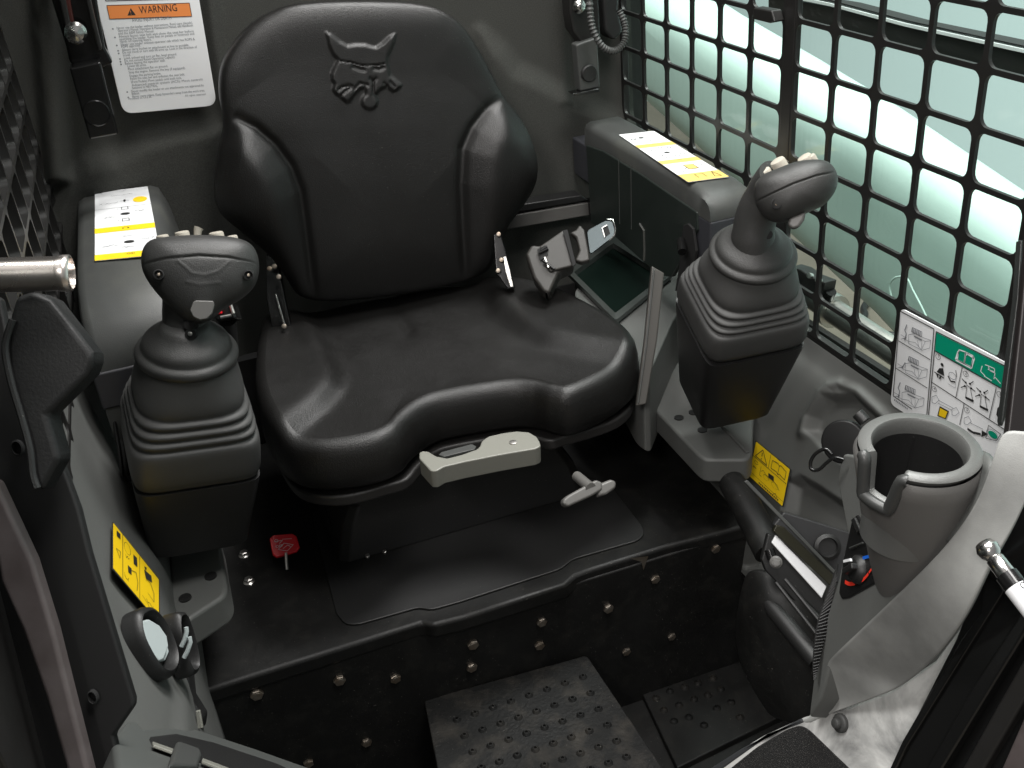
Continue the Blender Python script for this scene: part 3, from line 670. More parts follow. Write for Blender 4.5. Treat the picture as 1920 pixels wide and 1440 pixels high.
# ================================================================ armrests
def sticker_icons(Q, k, seed):
    pass
def armrests():
    # left
    t = thing('armrest', 'charcoal left armrest with white and yellow control label on top', 'armrest', (-.08, 1.3, -.55), 'armrests')
    zt = -.43
    x0, x1 = -.128, -.018
    prof = [(1.56, zt), (1.30, zt), (1.215, zt), (1.17, zt-.004), (1.13, zt-.014), (1.105, zt-.030), (1.09, zt-.052), (1.085, zt-.075)]
    # follow seam/edge in the picture: front runs down to seam
    rings = []
    for (y, z) in prof:
        xl = x0-.002; xr = x1+.004-(1.56-y)*.03
        sec = [(xl, z-.10), (xl, z-.012), (xl+.004, z-.004), (xl+.012, z), (xr-.014, z), (xr-.004, z-.005), (xr+.004, z-.03), (xr+.012, z-.10)]
        rings.append([V(a, y, b) for a, b in sec])
    body = MB().loft(rings, cap=True).build('armrest_lid', M['arm'], t, sharp=50)
    MB().prism([V(x0-.004, 1.55, -.50), V(x0-.004, 1.083, -.506), V(x1+.002, 1.083, -.506), V(x1+.006, 1.55, -.50)], V(0, 0, -.045)).build('lower_housing', M['arm'], t, bevel=.003).data.materials[0] = mat('armrest_base_plastic', (.033, .033, .037), .5)
    pz = PZ(zt+.0015)
    Q = Quad(pz(178, 362), pz(277, 350), pz(301, 478), pz(178, 490))
    s = Q.sheet('control_label', M['white'], t, r=.0015, th=.0005); s['label'] = 'white control label with two yellow bands and lever symbols'
    y = MB(); Q.rect(y, 0, .575, 1, .645, .0008); ly = mat('label_yellow', (.9, .62, .02), .4); y.build('yellow_band', ly, s, smooth=False); y = MB(); Q.rect(y, 0, .93, 1, 1.0, .0008); y.build('yellow_band', ly, s, smooth=False); y = MB(); Q.ell(y, .82, .20, .13, .045, .0008); y.build('yellow_oval', ly, s, smooth=False)
    k = MB()
    Q.text(k, 'ISO', .62, .945, .0062, rot=math.pi, h=.0011); Q.text(k, 'H', .55, .59, .0055, rot=math.pi, h=.0011)
    for c in (.47, .56): Q.ell(k, c, .61, .014, .008, .0011)
    Q.line(k, [(0, .295), (1, .295)], .0006, .0009)
    for (u, v) in ((.53, .40), (.55, .80)): Q.ell(k, u, v, .085, .017, .0009)
    Q.ell(k, .54, .165+.03, .022, .018, .0009); Q.line(k, [(.46, .195), (.62, .195)], .0006, .0009)
    for (u, v) in ((.53, .315), (.53, .49)):
        Q.line(k, [(u-.06, v+.018), (u+.06, v+.018), (u+.055, v-.02), (u-.05, v-.02)], .0009, .0009, True)
        Q.text(k, 'F' if v < .4 else 'R', u-.14, v+.01, .004, h=.0009)
    k.build('black_print', M['ink'], s, smooth=False)
    k = MB()
    for i, (u, v, r) in enumerate(((.5, .09, .2), (.25, .21, .17), (.25, .43, .12), (.8, .37, .1), (.52, .725, .1), (.85, .77, .1), (.25, .83, .13), (.53, .87, .1), (.82, .2, .06), (.1, .02, .03), (.4, .012, .2))):
        Q.scribble(k, u, v, r, .018, 7, .0005, i)
    k.build('fine_drawings', M['inkg'], s, smooth=False)
    # right
    t = thing('armrest', 'charcoal right armrest with pale control label beside the mesh screen', 'armrest', (.6, 1.2, -.5), 'armrests')
    zt = -.442; pz = PZ(zt)
    top = [pz(*p) for p in ((1108, 248), (1150, 232), (1195, 218), (1230, 248), (1320, 298), (1385, 334), (1425, 362), (1322, 372), (1300, 350), (1210, 300), (1150, 268), (1120, 262))]
    rings = []
    for (y_, dz) in ((1.43, 0), (1.30, 0), (1.20, 0), (1.12, 0), (1.095, -.0005), (1.078, -.003), (1.065, -.008), (1.056, -.015), (1.0515, -.023), (1.050, -.033)):
        xa, xb = .606, .666
        zb = zt-.034
        zz_ = zt+dz
        rings.append([V(xa-.003, y_, zb), V(xa-.002, y_, min(zz_, zt-.010)-.0001), V(xa+.001, y_, zz_-.003), V(xa+.007, y_, zz_), V(xb-.007, y_, zz_), V(xb-.001, y_, zz_-.003), V(xb+.002, y_, min(zz_, zt-.010)-.0001), V(xb+.003, y_, zb)])
    for r_ in rings:
        for p_ in r_: p_[2] = max(p_[2], zt-.034)
    lid = MB().loft(rings, cap=True).build('armrest_lid', M['arm'], t, sharp=60)
    # base under the lid, front rounded
    a0 = rings[-1][0]; b0 = rings[-1][7]; a1 = rings[0][0]; b1 = rings[0][7]
    zz = zt-.034
    base = [V(a1[0], a1[1]+.05, zz), V(a0[0], a0[1]-.001, zz), V(b0[0], b0[1]-.001, zz), V(b1[0], b1[1]+.05, zz)]
    MB().prism(base, V(0, 0, -.06)).build('lower_housing', mat('armrest_base_blue_grey', (.035, .036, .042), .5), t, bevel=.003)
    ip = Plane.three(a1+V(-.002, .0, 0), a0+V(-.002, 0, 0), a0+V(-.004, 0, -.1))
    side = slab('inner_panel', mat('green_tinted_black_plastic', (.014, .019, .0165), .35, rvar=.15), t, ip, ((1098, 272), (1130, 283), (1200, 326), (1306, 398), (1308, 432), (1266, 505), (1258, 520), (1234, 516), (1150, 442), (1108, 420)), .008, bevel=.002)
    MB().tube([ip(1200, 420), ip(1208, 432), ip(1209, 470), ip(1208, 488)], .0022, 8).build('panel_rib', M['arm'], side)
    for q in ((1160, 300, 1162, 420), (1183, 310, 1184, 430)): MB().tube([ip(q[0], q[1]), ip(q[2], q[3])], .0006, 6).build('panel_rib', M['arm'], side)
    slab('release_slot', M['void'], t, ip, ((1283, 440), (1286, 422), (1294, 418), (1304, 428), (1310, 470), (1302, 520), (1285, 540), (1270, 545), (1278, 500)), .004, bevel=.001, lift=.004)
    MB().tube([ip(1290, 448)+V(-.01, 0, 0), ip(1302, 464)+V(-.02, -.005, 0)], .0055, 12).build('release_lever', M['gloss'], t)
    # label
    pz = PZ(zt+.0012)
    Q = Quad(pz(1160, 253), pz(1226, 246), pz(1367, 332), pz(1290, 342))
    s = Q.sheet('control_label', M['white'], t, r=.002, th=.0005); s['label'] = 'pale control label with three yellow bands and bucket symbols'
    for (a_, b_, c_, d_, nm_) in ((0, .26, 1, .325, 'yellow_band'), (0, .60, 1, .665, 'yellow_band'), (0, .87, 1, 1, 'yellow_band'), (.42, .72, .66, .80, 'yellow_block')):
        y = MB(); Q.rect(y, a_, b_, c_, d_, .0008); y.build(nm_, M['ywarm'], s, smooth=False)
    k = MB()
    for (u, v) in ((.42, .12), (.5, .46)): Q.ell(k, u, v, .07, .014, .0009)
    Q.line(k, [(.42, .72), (.66, .72), (.66, .80), (.42, .80)], .0008, .0011, True); Q.line(k, [(.3, .80), (.42, .77)], .0008, .0011)
    Q.line(k, [(.72, .97), (.88, .97), (.80, .885)], .0009, .0012, True); Q.line(k, [(.35, .96), (.35, .90), (.55, .90), (.55, .96)], .0008, .0012)
    Q.text(k, 'H', .5, .275, .0045, rot=math.pi, h=.0012); Q.text(k, 'ISO', .58, .615, .0045, rot=math.pi, h=.0012)
    for (u, v) in ((.36, .05), (.5, .19), (.25, .4), (.5, .36), (.72, .37), (.26, .5), (.34, .56), (.62, .54), (.8, .52)): Q.ring(k, u, v, .05, .018, .0007, 6, .0009)
    k.build('black_print', M['ink'], s, smooth=False)
    k = MB()
    for i, (u, v, r) in enumerate(((.18, .13, .09), (.7, .11, .12), (.83, .42, .1), (.2, .76, .15), (.85, .75, .1), (.25, .83, .12))): Q.scribble(k, u, v, r, .02, 7, .0005, 40+i)
    k.build('fine_drawings', M['inkg'], s, smooth=False)
    # steel strut carrying the armrest
    st = thing('armrest_post', 'slim dark steel post standing between the seat cushion and the right joystick', 'post', at(1200, 760, d=1.36))
    pl = PD(1.30)
    slab('post', mat('post_paint', (.055, .052, .047), .35), st, pl, ((1222, 498), (1246, 512), (1232, 640), (1212, 758), (1192, 762), (1208, 640)), .012, bevel=.002)
    slab('post_edge', M['arm'], st, PD(1.295), ((1225, 505), (1228, 505), (1213, 650), (1198, 756), (1195, 756), (1210, 650)), .003, bevel=.0008)
armrests()

# ================================================================ joysticks
def bellows(name_, label, base, top, half, turn, d_out, head, cfg):
    a = nrm(top-base); L = np.linalg.norm(top-base)
    x = X_*math.cos(turn)+Y_*math.sin(turn); x = nrm(x-(x@a)*a); y = np.cross(a, x)
    t = thing(name_, label, 'joystick', base-a*.07, 'joysticks')
    def ring(h, r, e, n=72):
        out_ = []
        for k in range(n):
            th = 2*math.pi*k/n; c, s_ = math.cos(th), math.sin(th)
            cc = math.copysign(abs(c)**(2/e), c); sc = math.copysign(abs(s_)**(2/e), s_)
            out_.append(base+a*h+r*(cc*x+sc*y))
        return out_
    H = half
    boot = [(-.02, .985, 7), (0, 1.0, 7), (.026, .998, 6.5), (.038, .985, 6), (.041, .965, 5.8), (.0425, .905, 5.5), (.045, .92, 5.4), (.049, .955, 5.2), (.052, .945, 5), (.0535, .875, 4.7), (.056, .89, 4.6), (.060, .925, 4.4), (.063, .91, 4.2), (.0645, .835, 4), (.067, .85, 3.9), (.071, .885, 3.7), (.074, .865, 3.5), (.0755, .79, 3.3), (.079, .82, 3.1), (.088, .825, 2.9), (.100, .79, 2.6), (.112, .745, 2.4), (.124, .72, 2.2), (.134, .68, 2.1), (.136, .3, 2)]
    k = L/.135
    bt = MB().loft([ring(h*k, H*r, e) for h, r, e in boot]).build('rubber_boot', M['rubber'], t, sub=1)
    dome = [(.121, .72), (.124, .76), (.129, .775), (.133, .755), (.1355, .70), (.1365, .67), (.139, .66), (.143, .65), (.148, .60), (.153, .49), (.159, .40), (.166, .355), (.169, .1)]
    MB().loft([ring(h*k, H*r, 2) for h, r in dome]).build('collar', M['grip'], t, sub=1)
    # mount box
    mh = cfg['mount']
    MB().loft([ring(-.012, H*.97, 9), ring(-.02, H*.965, 9), ring(-mh*.97, H*cfg.get('taper', .82), 9), ring(-mh, H*cfg.get('taper', .82)*.95, 8)]).build('mount_box', M['black'] if 'mm' not in cfg else cfg['mm'], t, sharp=50)
    return t, base, a, x, y, k
def buttons(t, pl, lst):
    for (px, py, r, h) in lst:
        p = pl(px, py); n = V(0, .25, .95)
        MB().cyl(p-n*.01, n, r, h+.01, 20, .3).build('button', M['cream'], t)
def joysticks():
    b = at(357, 830, d=1.115); tp = at(350, 650, d=1.045)
    t, base, a, x, y, k = bellows('joystick', 'charcoal joystick with ribbed rubber boot on the left console, four pale buttons facing back', b, tp, .0665, .04, 0, None, dict(mount=.115, taper=.80))
    pl = PD(1.035)
    # neck
    nk = [(310, 560), (390, 560)]
    neck = [at(350, 655, d=1.05), at(349, 620, d=1.04), at(348, 585, d=1.035), at(350, 545, d=1.02)]
    MB().tube(spline(neck, 4, False), [.0245]*5+[.0225]*8, 28).build('neck', M['grip'], t)
    out_ = [(265, 495), (267, 470), (282, 451), (318, 444), (372, 441), (428, 444), (464, 454), (481, 474), (486, 505), (478, 535), (456, 558), (420, 580), (395, 600), (370, 608), (345, 600), (320, 578), (290, 545), (272, 518)]
    hp = Plane(tuple(at(372, 515, d=1.02)), nrm(-ray(372, 515)+V(0, 0, .12)))
    seam = [(255, 506), (275, 494), (310, 485), (372, 479), (430, 483), (470, 491), (492, 500)]
    head = pillow('handgrip', M['grip'], t, spline([hp(*p) for p in out_], 5), hp.n, .026, .024, p=2.3, rings=46, npt=240, feats=[(seam, -.0013, 1.8, 'line'), ([(260, 498), (310, 484), (372, 478), (430, 482), (490, 500), (490, 420), (250, 420)], .0010, 4), ([(335, 490), (360, 512), (385, 516), (410, 508), (428, 492)], .0004, 3, 'line'), ([(350, 528), (375, 534), (412, 530)], .0004, 3, 'line')])
    for q in ((300, 519), (465, 520)):
        p = hp(*q)+hp.n*.021; MB().lathe(p, hp.n, [(.0052, -.004), (.0052, .0022), (.0040, .0026), (.0036, -.001)], 18).build('screw_recess', M['void'], head); MB().cyl(p-hp.n*.001, hp.n, .0016, .0026, 10).build('screw', M['bolt'], head)
    top = Plane(tuple(at(372, 450, d=1.03)), hp.n)
    n = nrm(V(.02, .25, 1))
    for (px, py, r, h) in ((306, 450, .0062, .007), (343, 445, .0072, .008), (407, 446, .0074, .008), (436, 451, .0058, .007)):
        MB().cyl(top(px, py)-n*.008, n, r, h+.006, 24, .25).build('button', M['cream'], head)
    MB().tube([top(370, 444), top(371, 432), top(373, 427)], [.0035, .0042, .0048], 14).build('thumb_toggle', M['cream'], head)
    tg = Plane(tuple(at(378, 580, d=.992)), hp.n)
    slab('trigger', M['lever'], head, tg, ((362, 566), (366, 563), (400, 564), (402, 570), (398, 588), (388, 598), (374, 600), (362, 594), (356, 582)), .012, bevel=.003, seg=4)
    for (q, m_) in (((355, 608), 'void'), ((357, 627), 'void')):
        p = at(*q, d=1.012); MB().lathe(p, -Fw, [(.0058, -.012), (.0055, .0008), (.003, .001)], 16, sx=1).build('socket', M[m_], t)
    MB().cyl(at(357, 626, d=1.010), -Fw, .0022, .002, 10).build('screw', M['steel'], t)
    # thin dark amber strip along the mount edge
    slab('amber_edge', M['amber'], t, PD(1.16), ((272, 908), (286, 905), (312, 1000), (316, 1016), (300, 1012)), .004, bevel=.001)
    # right
    b = at(1388, 588, d=1.170); tp = at(1413, 468, d=1.095)
    t, base, a, x, y, k = bellows('joystick', 'charcoal joystick leaning right on the right console, in front of the mesh screen', b, tp, .0608, -.12, 0, None, dict(mount=.150, taper=.74))
    neck = [at(1413, 478, d=1.09), at(1412, 440, d=1.08), at(1420, 400, d=1.07), at(1440, 362, d=1.055), at(1462, 340, d=1.04)]
    MB().tube(spline(neck, 4, False), [.0235, .0235, .023, .023, .0225]+[.0215]*6+[.021, .022, .023, .024, .025, .025], 28).build('neck', M['grip'], t)
    out_ = [(1414, 362), (1417, 343), (1432, 328), (1455, 318), (1490, 305), (1525, 300), (1552, 304), (1567, 320), (1571, 340), (1564, 362), (1545, 384), (1520, 396), (1490, 410), (1462, 418), (1435, 408), (1418, 385)]
    hp = Plane(tuple(at(1490, 355, d=1.02)), nrm(-ray(1490, 355)+V(0, 0, .15)))
    seam = [(1410, 386), (1420, 377), (1450, 362), (1490, 344), (1530, 330), (1568, 322)]
    head = pillow('handgrip', M['grip'], t, spline([hp(*p) for p in out_], 5), hp.n, .028, .026, p=2.3, rings=46, npt=240, feats=[(seam, -.0013, 1.6, 'line'), (seam+[(1580, 280), (1400, 280)], .0010, 4)])
    p = hp(1457, 387)+hp.n*.022; MB().lathe(p, hp.n, [(.0056, -.004), (.0056, .0020), (.0044, .0026), (.0038, -.001)], 18).build('screw_recess', M['void'], head); MB().cyl(p-hp.n*.001, hp.n, .0018, .0024, 10).build('screw', M['bolt'], head)
    top = Plane(tuple(at(1490, 315, d=1.035)), hp.n); n = nrm(V(-.45, .25, .85))
    for (px, py, r, h) in ((1438, 331, .0072, .008), (1467, 318, .0078, .012), (1512, 302, .0075, .006), (1524, 301, .005, .006)):
        MB().cyl(top(px, py)-n*.010, n, r, h+.010, 24, .3).build('button', M['cream'], head)
    MB().tube([top(1468, 314), top(1470, 302), top(1472, 299)], [.0035, .0042, .0048], 14).build('thumb_toggle', M['cream'], head)
    slab('trigger', M['lever'], head, Plane(tuple(at(1490, 410, d=1.01)), hp.n), ((1480, 408), (1512, 396), (1508, 412), (1498, 426), (1486, 430), (1476, 422)), .012, bevel=.003, seg=4)
    MB().lathe(at(1440, 440, d=1.062), -Fw, [(.0050, -.01), (.0048, .0008), (.003, .001)], 16).build('socket', M['void'], t)
joysticks()

# ================================================================ right hand console
def console_right():
    t = thing('right_console', 'grey moulded side console running forward under the right mesh screen', 'console', (.64, .9, -.85))
    # main sloped surface between the screen foot and the floor box, sections along Y
    def sec(y):
        f = np.clip((y-.55)/.6, 0, 1)
        return [V(.700, y, -.625), V(.694, y, -.645), V(.680, y, -.67), V(.655, y, -.745), V(.632, y, -.80), V(.612, y, -.862), V(.60, y, -.95)]
    ys = np.linspace(1.40, .60, 330); 
    G = []
    for y in ys:
        P = spline(sec(y), 36, False); idx = np.linspace(0, len(P)-1, 210); G.append([P[int(round(i))] for i in idx])
    n = nrm(V(-.85, 0, .5))
    ridge = [(1470, 700), (1500, 665), (1530, 700), (1548, 728), (1560, 722), (1600, 735), (1640, 775), (1600, 800), (1560, 850), (1512, 812), (1470, 780), (1430, 740)]
    pocket = [(1516, 805), (1520, 780), (1548, 745), (1600, 745), (1660, 800), (1650, 900), (1590, 870), (1545, 838)]
    low = [(1480, 905), (1500, 898), (1530, 915), (1620, 975), (1640, 1060), (1400, 1060), (1470, 960)]
    G = relief(G, n, [(pocket, -.016, 9), ([(1506, 812), (1512, 790), (1542, 738), (1556, 724), (1575, 719), (1610, 734), (1660, 780)], .006, 9, 'line'), (low, -.018, 10),
                      ([(1205, 600), (1330, 560), (1480, 640), (1440, 720), (1400, 790), (1370, 830), (1200, 740)], .030, 30)])
    MB().grid(G).build('console_body', M['grey'], t, sharp=180)
    # flange carrying the joystick
    zf_ = -.735
    pts = [(1206, 610), (1290, 590), (1330, 640), (1440, 700), (1418, 742), (1412, 800), (1411, 850), (1400, 862), (1322, 862), (1308, 852), (1228, 768), (1207, 742)]
    P = rounded([at(*p, z=zf_) for p in pts], .012); 
    MB().prism(P, V(0, 0, -.035)).build('joystick_shelf', M['grey'], t, bevel=.008, seg=4)
    MB().tube(spline([at(*p, z=zf_+.001) for p in ((1330, 778), (1360, 805), (1402, 850))], 4, False), .0022, 8).build('shelf_crease', M['grey'], t)
    for q in ((1273, 783), (1317, 806), (1300, 773)): MB().lathe(at(*q, z=zf_+.001), Z_, [(.0062, -.004), (.0062, .0006), (.004, .0008)], 20).build('hole_plug', M['black'], t)
    # rear pod under the screen tablet
    z2 = -.60
    pl = PZ(-.66)
    pts = [(1085, 572), (1075, 545), (1150, 470), (1215, 430), (1300, 470), (1290, 560), (1262, 600), (1240, 650), (1215, 705), (1190, 690), (1160, 640), (1110, 600)]
    MB().prism(rounded([at(*p, z=-.655) for p in pts], .02), V(0, 0, -.12)).build('rear_pod', M['grey'], t, bevel=.012, seg=4)
    # slanted forward wall of the pod down to the shelf
    # storage tray with dark glass lid
    tr = thing('storage_tray', 'dark square recessed tray with raised rim on the console behind the right joystick', 'tray', at(1150, 540, z=-.65))
    c = [at(*p, z=-.650) for p in ((1062, 515), (1150, 447), (1262, 520), (1155, 608))]
    ci = [at(*p, z=-.648) for p in ((1076, 517), (1150, 462), (1246, 523), (1154, 594))]
    mb = MB(); co = rounded(c, .008); cin = rounded(ci, .004); N = len(co)
    dz = V(0, 0, .006)
    mb.loft([[p for p in co], [p+dz for p in co], [p+dz for p in cin], [p-V(0, 0, .02) for p in cin]], cap=False)
    mb.build('tray_rim', mat('tray_rim_plastic', (.04, .045, .042), .4), tr, sharp=30)
    MB().prism(cin-V(0, 0, .003), V(0, 0, -.004)).build('tray_floor', M['screen'], tr, smooth=False)
    return t
RC = console_right()

def console_front():
    # cup holder
    c = at(1725, 836, d=.80)
    t = thing('cup_holder', 'grey round cup holder with a handle slot in its dark rim, right front corner', 'cup holder', c-V(0, 0, .13))
    ax = nrm(V(.02, -.06, 1)); xd = X_
    R = .0470
    n = 96
    x = nrm(X_-(X_@ax)*ax); y = np.cross(ax, x)
    vx = nrm(-c); slot_dir = math.atan2(nrm(V(-.97, -.22, 0))@y, nrm(V(-.97, -.22, 0))@x)
    def dipf(a, wd, depth):
        d = abs((a-slot_dir+math.pi) % (2*math.pi)-math.pi)
        return -depth*float(sstep(1-(d-wd)/.16))
    angs = np.linspace(0, 2*math.pi, 192, endpoint=False)
    def ring(r, h, wd=.0, depth=0, k=None):
        return [c+ax*(h+(dipf(a, wd, depth) if depth else 0))+r*(math.cos(a)*x+math.sin(a)*y) for a in angs]
    W, D = .26, .032
    # outer body, tapers to a blade towards the front
    def bring(t):                        # body leans right and narrows on the way down
        o_ = []
        for a in angs:
            h = -.010-.150*t+dipf(a, W, D)*max(0, 1-t*1.6); q_ = (-.010-h)/.150; r = (R+.0015)*(1-.26*q_-.10*q_**3)
            o_.append(c+ax*h+x*(.027*q_)+y*(.004*q_)+r*(math.cos(a)*x+math.sin(a)*y))
        return o_
    rings = [ring(R-.001, -.005, W, D)]+[bring(t_) for t_ in np.linspace(0, 1, 12)]
    MB().loft(rings, cap=False).build('cup_body', mat('cup_body_plastic', (.115, .112, .107), .5, bump=(1100, .3, .0006), rvar=.1), t, sharp=60)
    rim = [ring(R-.0035, -.0055, W, D), ring(R-.001, -.001, W, D), ring(R-.003, .0012, W, D), ring(R-.0105, .0012, W, D), ring(R-.012, -.0010, W, D), ring(R-.0125, -.010, W, D), ring(R-.0132, -.06, W, .008), ring(R-.0138, -.090), ring(R-.03, -.092), ring(.004, -.092)]
    MB().loft(rim, cap=False).build('liner', mat('cup_liner_rubber', (.10, .102, .098), .35, bump=(900, .3, .0006)), t, sharp=50)
    inner = [ring(R-.0136, -.012, W, D), ring(R-.0142, -.088), ring(.004, -.0905)]
    MB().loft(inner, cap=False).build('cup_well', M['black'], t, sharp=50)
    # dark trim round the slot
    slotpts = []
    for a in np.linspace(slot_dir-W-.22, slot_dir+W+.22, 40):
        slotpts.append(c+ax*(-.003+dipf(a, W, D))+(R-.002)*(math.cos(a)*x+math.sin(a)*y))
    MB().tube(slotpts, .0050, 14).build('slot_trim', mat('slot_trim_rubber', (.035, .036, .035), .4), t)
    for a in (slot_dir+1.9, slot_dir-2.4):
        MB().tube([c+ax*-.015+(R-.013)*(math.cos(a)*x+math.sin(a)*y), c+ax*-.085+(R-.0137)*(math.cos(a)*x+math.sin(a)*y)], .0012, 6).build('well_rib', M['black'], t)
    # blade under the cup: faceted grey bracket to the console
    # socket with cap and strap
    ts = thing('power_socket', 'round black socket cap with looped rubber strap behind the cup holder', 'socket cap', at(1575, 830, d=1.03))
    pl = Plane(tuple(at(1578, 828, d=1.005)), nrm(V(-.75, -.50, .42)))
    p = pl(1583, 828)
    MB().lathe(p, pl.n, [(.0205, -.010), (.0215, 0), (.0215, .0035), (.0200, .005), (.0195, .0051), (.0005, .0054)], 40).build('socket_cap', M['gloss'], ts, sharp=50).data.materials[0] = mat('cap_rubber', (.006, .006, .006), .5, spec=.25)
    lp = Plane(tuple(at(1545, 860, d=.99)), pl.n)
    MB().tube(spline([lp(*q) for q in ((1560, 852), (1548, 842), (1530, 850), (1520, 866), (1522, 880), (1536, 880), (1552, 866), (1566, 858), (1582, 862))], 5, False), .0018, 10).build('strap', M['gloss'], ts)
    MB().tube([pl(1608, 775), pl(1622, 790)], .006, 12).build('hinge_knuckle', M['black'], ts)
    # heater panel
    tk = thing('temperature_control', 'black triangular panel with rotary knob and blue to red temperature arc', 'control panel', at(1610, 1060, d=.95))
    kp = Plane.three(at(1600, 960, d=.961), at(1550, 1240, d=.989), at(1700, 1104, d=.844))
    slab('control_plate', M['gloss'], tk, kp, ((1597, 972), (1606, 964), (1625, 990), (1656, 1075), (1652, 1086), (1640, 1094), (1590, 1122), (1577, 1124), (1572, 1112), (1580, 1050)), .006, bevel=.002).data.materials[0] = mat('panel_black', (.01, .01, .01), .25)
    kc = kp(1612, 1068)
    u = nrm(kp(1632, 1068)-kc); v = np.cross(kp.n, u)
    MB().lathe(kc, kp.n, [(.0135, 0), (.0130, .004), (.0105, .0065), (.0100, .007)], 36).build('knob', M['black'], tk, sharp=50)
    MB().box(kc+kp.n*.009, (.021, .006, .007), np.array([nrm(kp(1640, 1052)-kc), nrm(np.cross(kp.n, nrm(kp(1640, 1052)-kc))), kp.n])).build('knob_ridge', M['black'], tk, bevel=.0015)
    slab('pointer', M['white'], tk, Plane(tuple(kc+kp.n*.0125), kp.n), ((1581, 1050), (1593, 1047), (1594, 1052), (1581, 1055)), .002, bevel=0)
    def arc(pts, w0, w1, m_, nm):
        P = spline([kp(*q)+kp.n*.0014 for q in pts], 6, False); L_ = []; R_ = []
        for i, p_ in enumerate(P):
            d = nrm(P[min(i+1, len(P)-1)]-P[max(i-1, 0)]); s_ = np.cross(kp.n, d); w_ = w0+(w1-w0)*i/(len(P)-1); L_.append(p_+s_*w_/2); R_.append(p_-s_*w_/2)
        MB().grid([L_, R_]).build(nm, m_, tk, smooth=False)
    arc(((1587, 1091), (1595, 1095), (1606, 1094)), .0036, .0034, M['redink'], 'red_arc')
    arc(((1608, 1093), (1620, 1088), (1631, 1076)), .0030, .0026, M['redink'], 'red_arc')
    arc(((1632, 1074), (1639, 1064), (1641, 1058)), .0022, .0018, M['redink'], 'red_arc')
    arc(((1640, 1056), (1638, 1049), (1632, 1044), (1620, 1047)), .0020, .0030, M['blue'], 'blue_arc')
    slab('rocker_switch', M['black'], tk, kp, ((1600, 975), (1607, 970), (1618, 995), (1612, 1000)), .003, bevel=.001, lift=.003)
    MB().tube([kp(1597, 1028)+kp.n*.002, kp(1622, 1018)+kp.n*.002], .0008, 6).build('trim_line', M['arm'], tk)
    # riser and front sweep of the console
    tf = thing('front_console', 'grey console sweep with dust and painted glare at the right front corner below the cup holder', 'console', at(1650, 1250, d=1.0))
    rp = Plane.three(at(1600, 960, d=.965), at(1550, 1240, d=.993), at(1700, 1104, d=.848))
    slab('riser', M['grey'], tf, Plane(tuple(rp.p), rp.n), ((1578, 850), (1640, 860), (1700, 1000), (1712, 1092), (1556, 1240), (1540, 1308), (1516, 1346), (1524, 1280), (1532, 1215), (1572, 1085), (1590, 1005), (1584, 975), (1570, 900)), .02, bevel=.003)
    # sweep patch: rows from the inner crease to the outer door frame edge
    dsc = [  # each row: crease, mid, mid2, outer  (px,py,d)
        [(1516, 1346, 1.055), (1511, 1348, 1.053), (1506, 1350, 1.052), (1502, 1352, 1.050)],
        [(1536, 1312, 1.030), (1553, 1318, 1.019), (1569, 1324, 1.010), (1584, 1329, 1.000)],
        [(1553, 1240, 0.985), (1594, 1261, 0.965), (1631, 1279, 0.948), (1668, 1298, 0.930)],
        [(1556, 1236, 0.983), (1606, 1253, 0.960), (1651, 1269, 0.940), (1695, 1284, 0.920)],
        [(1625, 1170, 0.910), (1671, 1195, 0.888), (1711, 1218, 0.869), (1752, 1240, 0.850)],
        [(1697, 1102, 0.835), (1740, 1119, 0.819), (1779, 1135, 0.804), (1817, 1150, 0.790)],
        [(1775, 1025, 0.795), (1801, 1040, 0.786), (1823, 1054, 0.778), (1846, 1068, 0.770)],
        [(1835, 943, 0.765), (1859, 960, 0.760), (1881, 975, 0.756), (1902, 990, 0.752)],
        [(1862, 862, 0.750), (1894, 867, 0.745), (1922, 872, 0.740), (1950, 876, 0.735)],
        [(1878, 806, 0.750), (1908, 808, 0.745), (1934, 810, 0.740), (1960, 812, 0.735)]]
    G = [[at(a, b, d=c_) for a, b, c_ in row] for row in dsc]
    MB().grid(G).build('sweep', M['greyglare'], tf, sub=3, solid=.006)
    dsc = [[(1862, 864, .7515), (1835, 945, .767), (1775, 1027, .797)],
           [(1842, 850, .78), (1815, 930, .80), (1755, 1005, .82)],
           [(1848, 838, .86), (1800, 880, .88), (1730, 960, .88)]]
    G = [[at(a, b, d=c_) for a, b, c_ in row] for row in dsc]
    MB().grid(G).build('inner_wing', M['grey'], tf, sub=2, solid=.005)
    gp2 = Plane.three(at(1600, 1000, d=.95), at(1550, 1240, d=.990), at(1697, 1104, d=.838))
    # finned grille along riser
    gv = thing('fin_grille', 'narrow strip of fine black fins on the edge of the front console', 'grille', at(1545, 1200, d=1.03))
    gp = Plane.three(at(1565, 1070, d=1.0), at(1528, 1260, d=1.045), at(1540, 1180, d=1.06))
    gp = PD(1.0)
    edge = [(1568, 1066), (1560, 1090), (1545, 1130), (1535, 1160), (1529, 1190), (1526, 1220), (1524, 1250), (1525, 1270)]
    eg2 = [(1571, 1060), (1570, 1085), (1562, 1120), (1555, 1160), (1548, 1195), (1540, 1225), (1534, 1255), (1530, 1274)]
    E1 = spline(edge, 5, False); E2 = spline(eg2, 5, False)
    mb = MB(); mb.grid([[gp(*p) for p in E1], [gp(*p) for p in E2]]); mb.build('grille_back', M['void'], gv, solid=.002)
    for i in range(len(E1)):
        a = gp(*(E1[i]+V(0, 4)))+gp.n*.001; b = gp(*(E2[i]-V(0, 4)))+gp.n*.001
        MB().tube([a, b], .0006, 6).build('fin', M['black'], gv)
console_front()

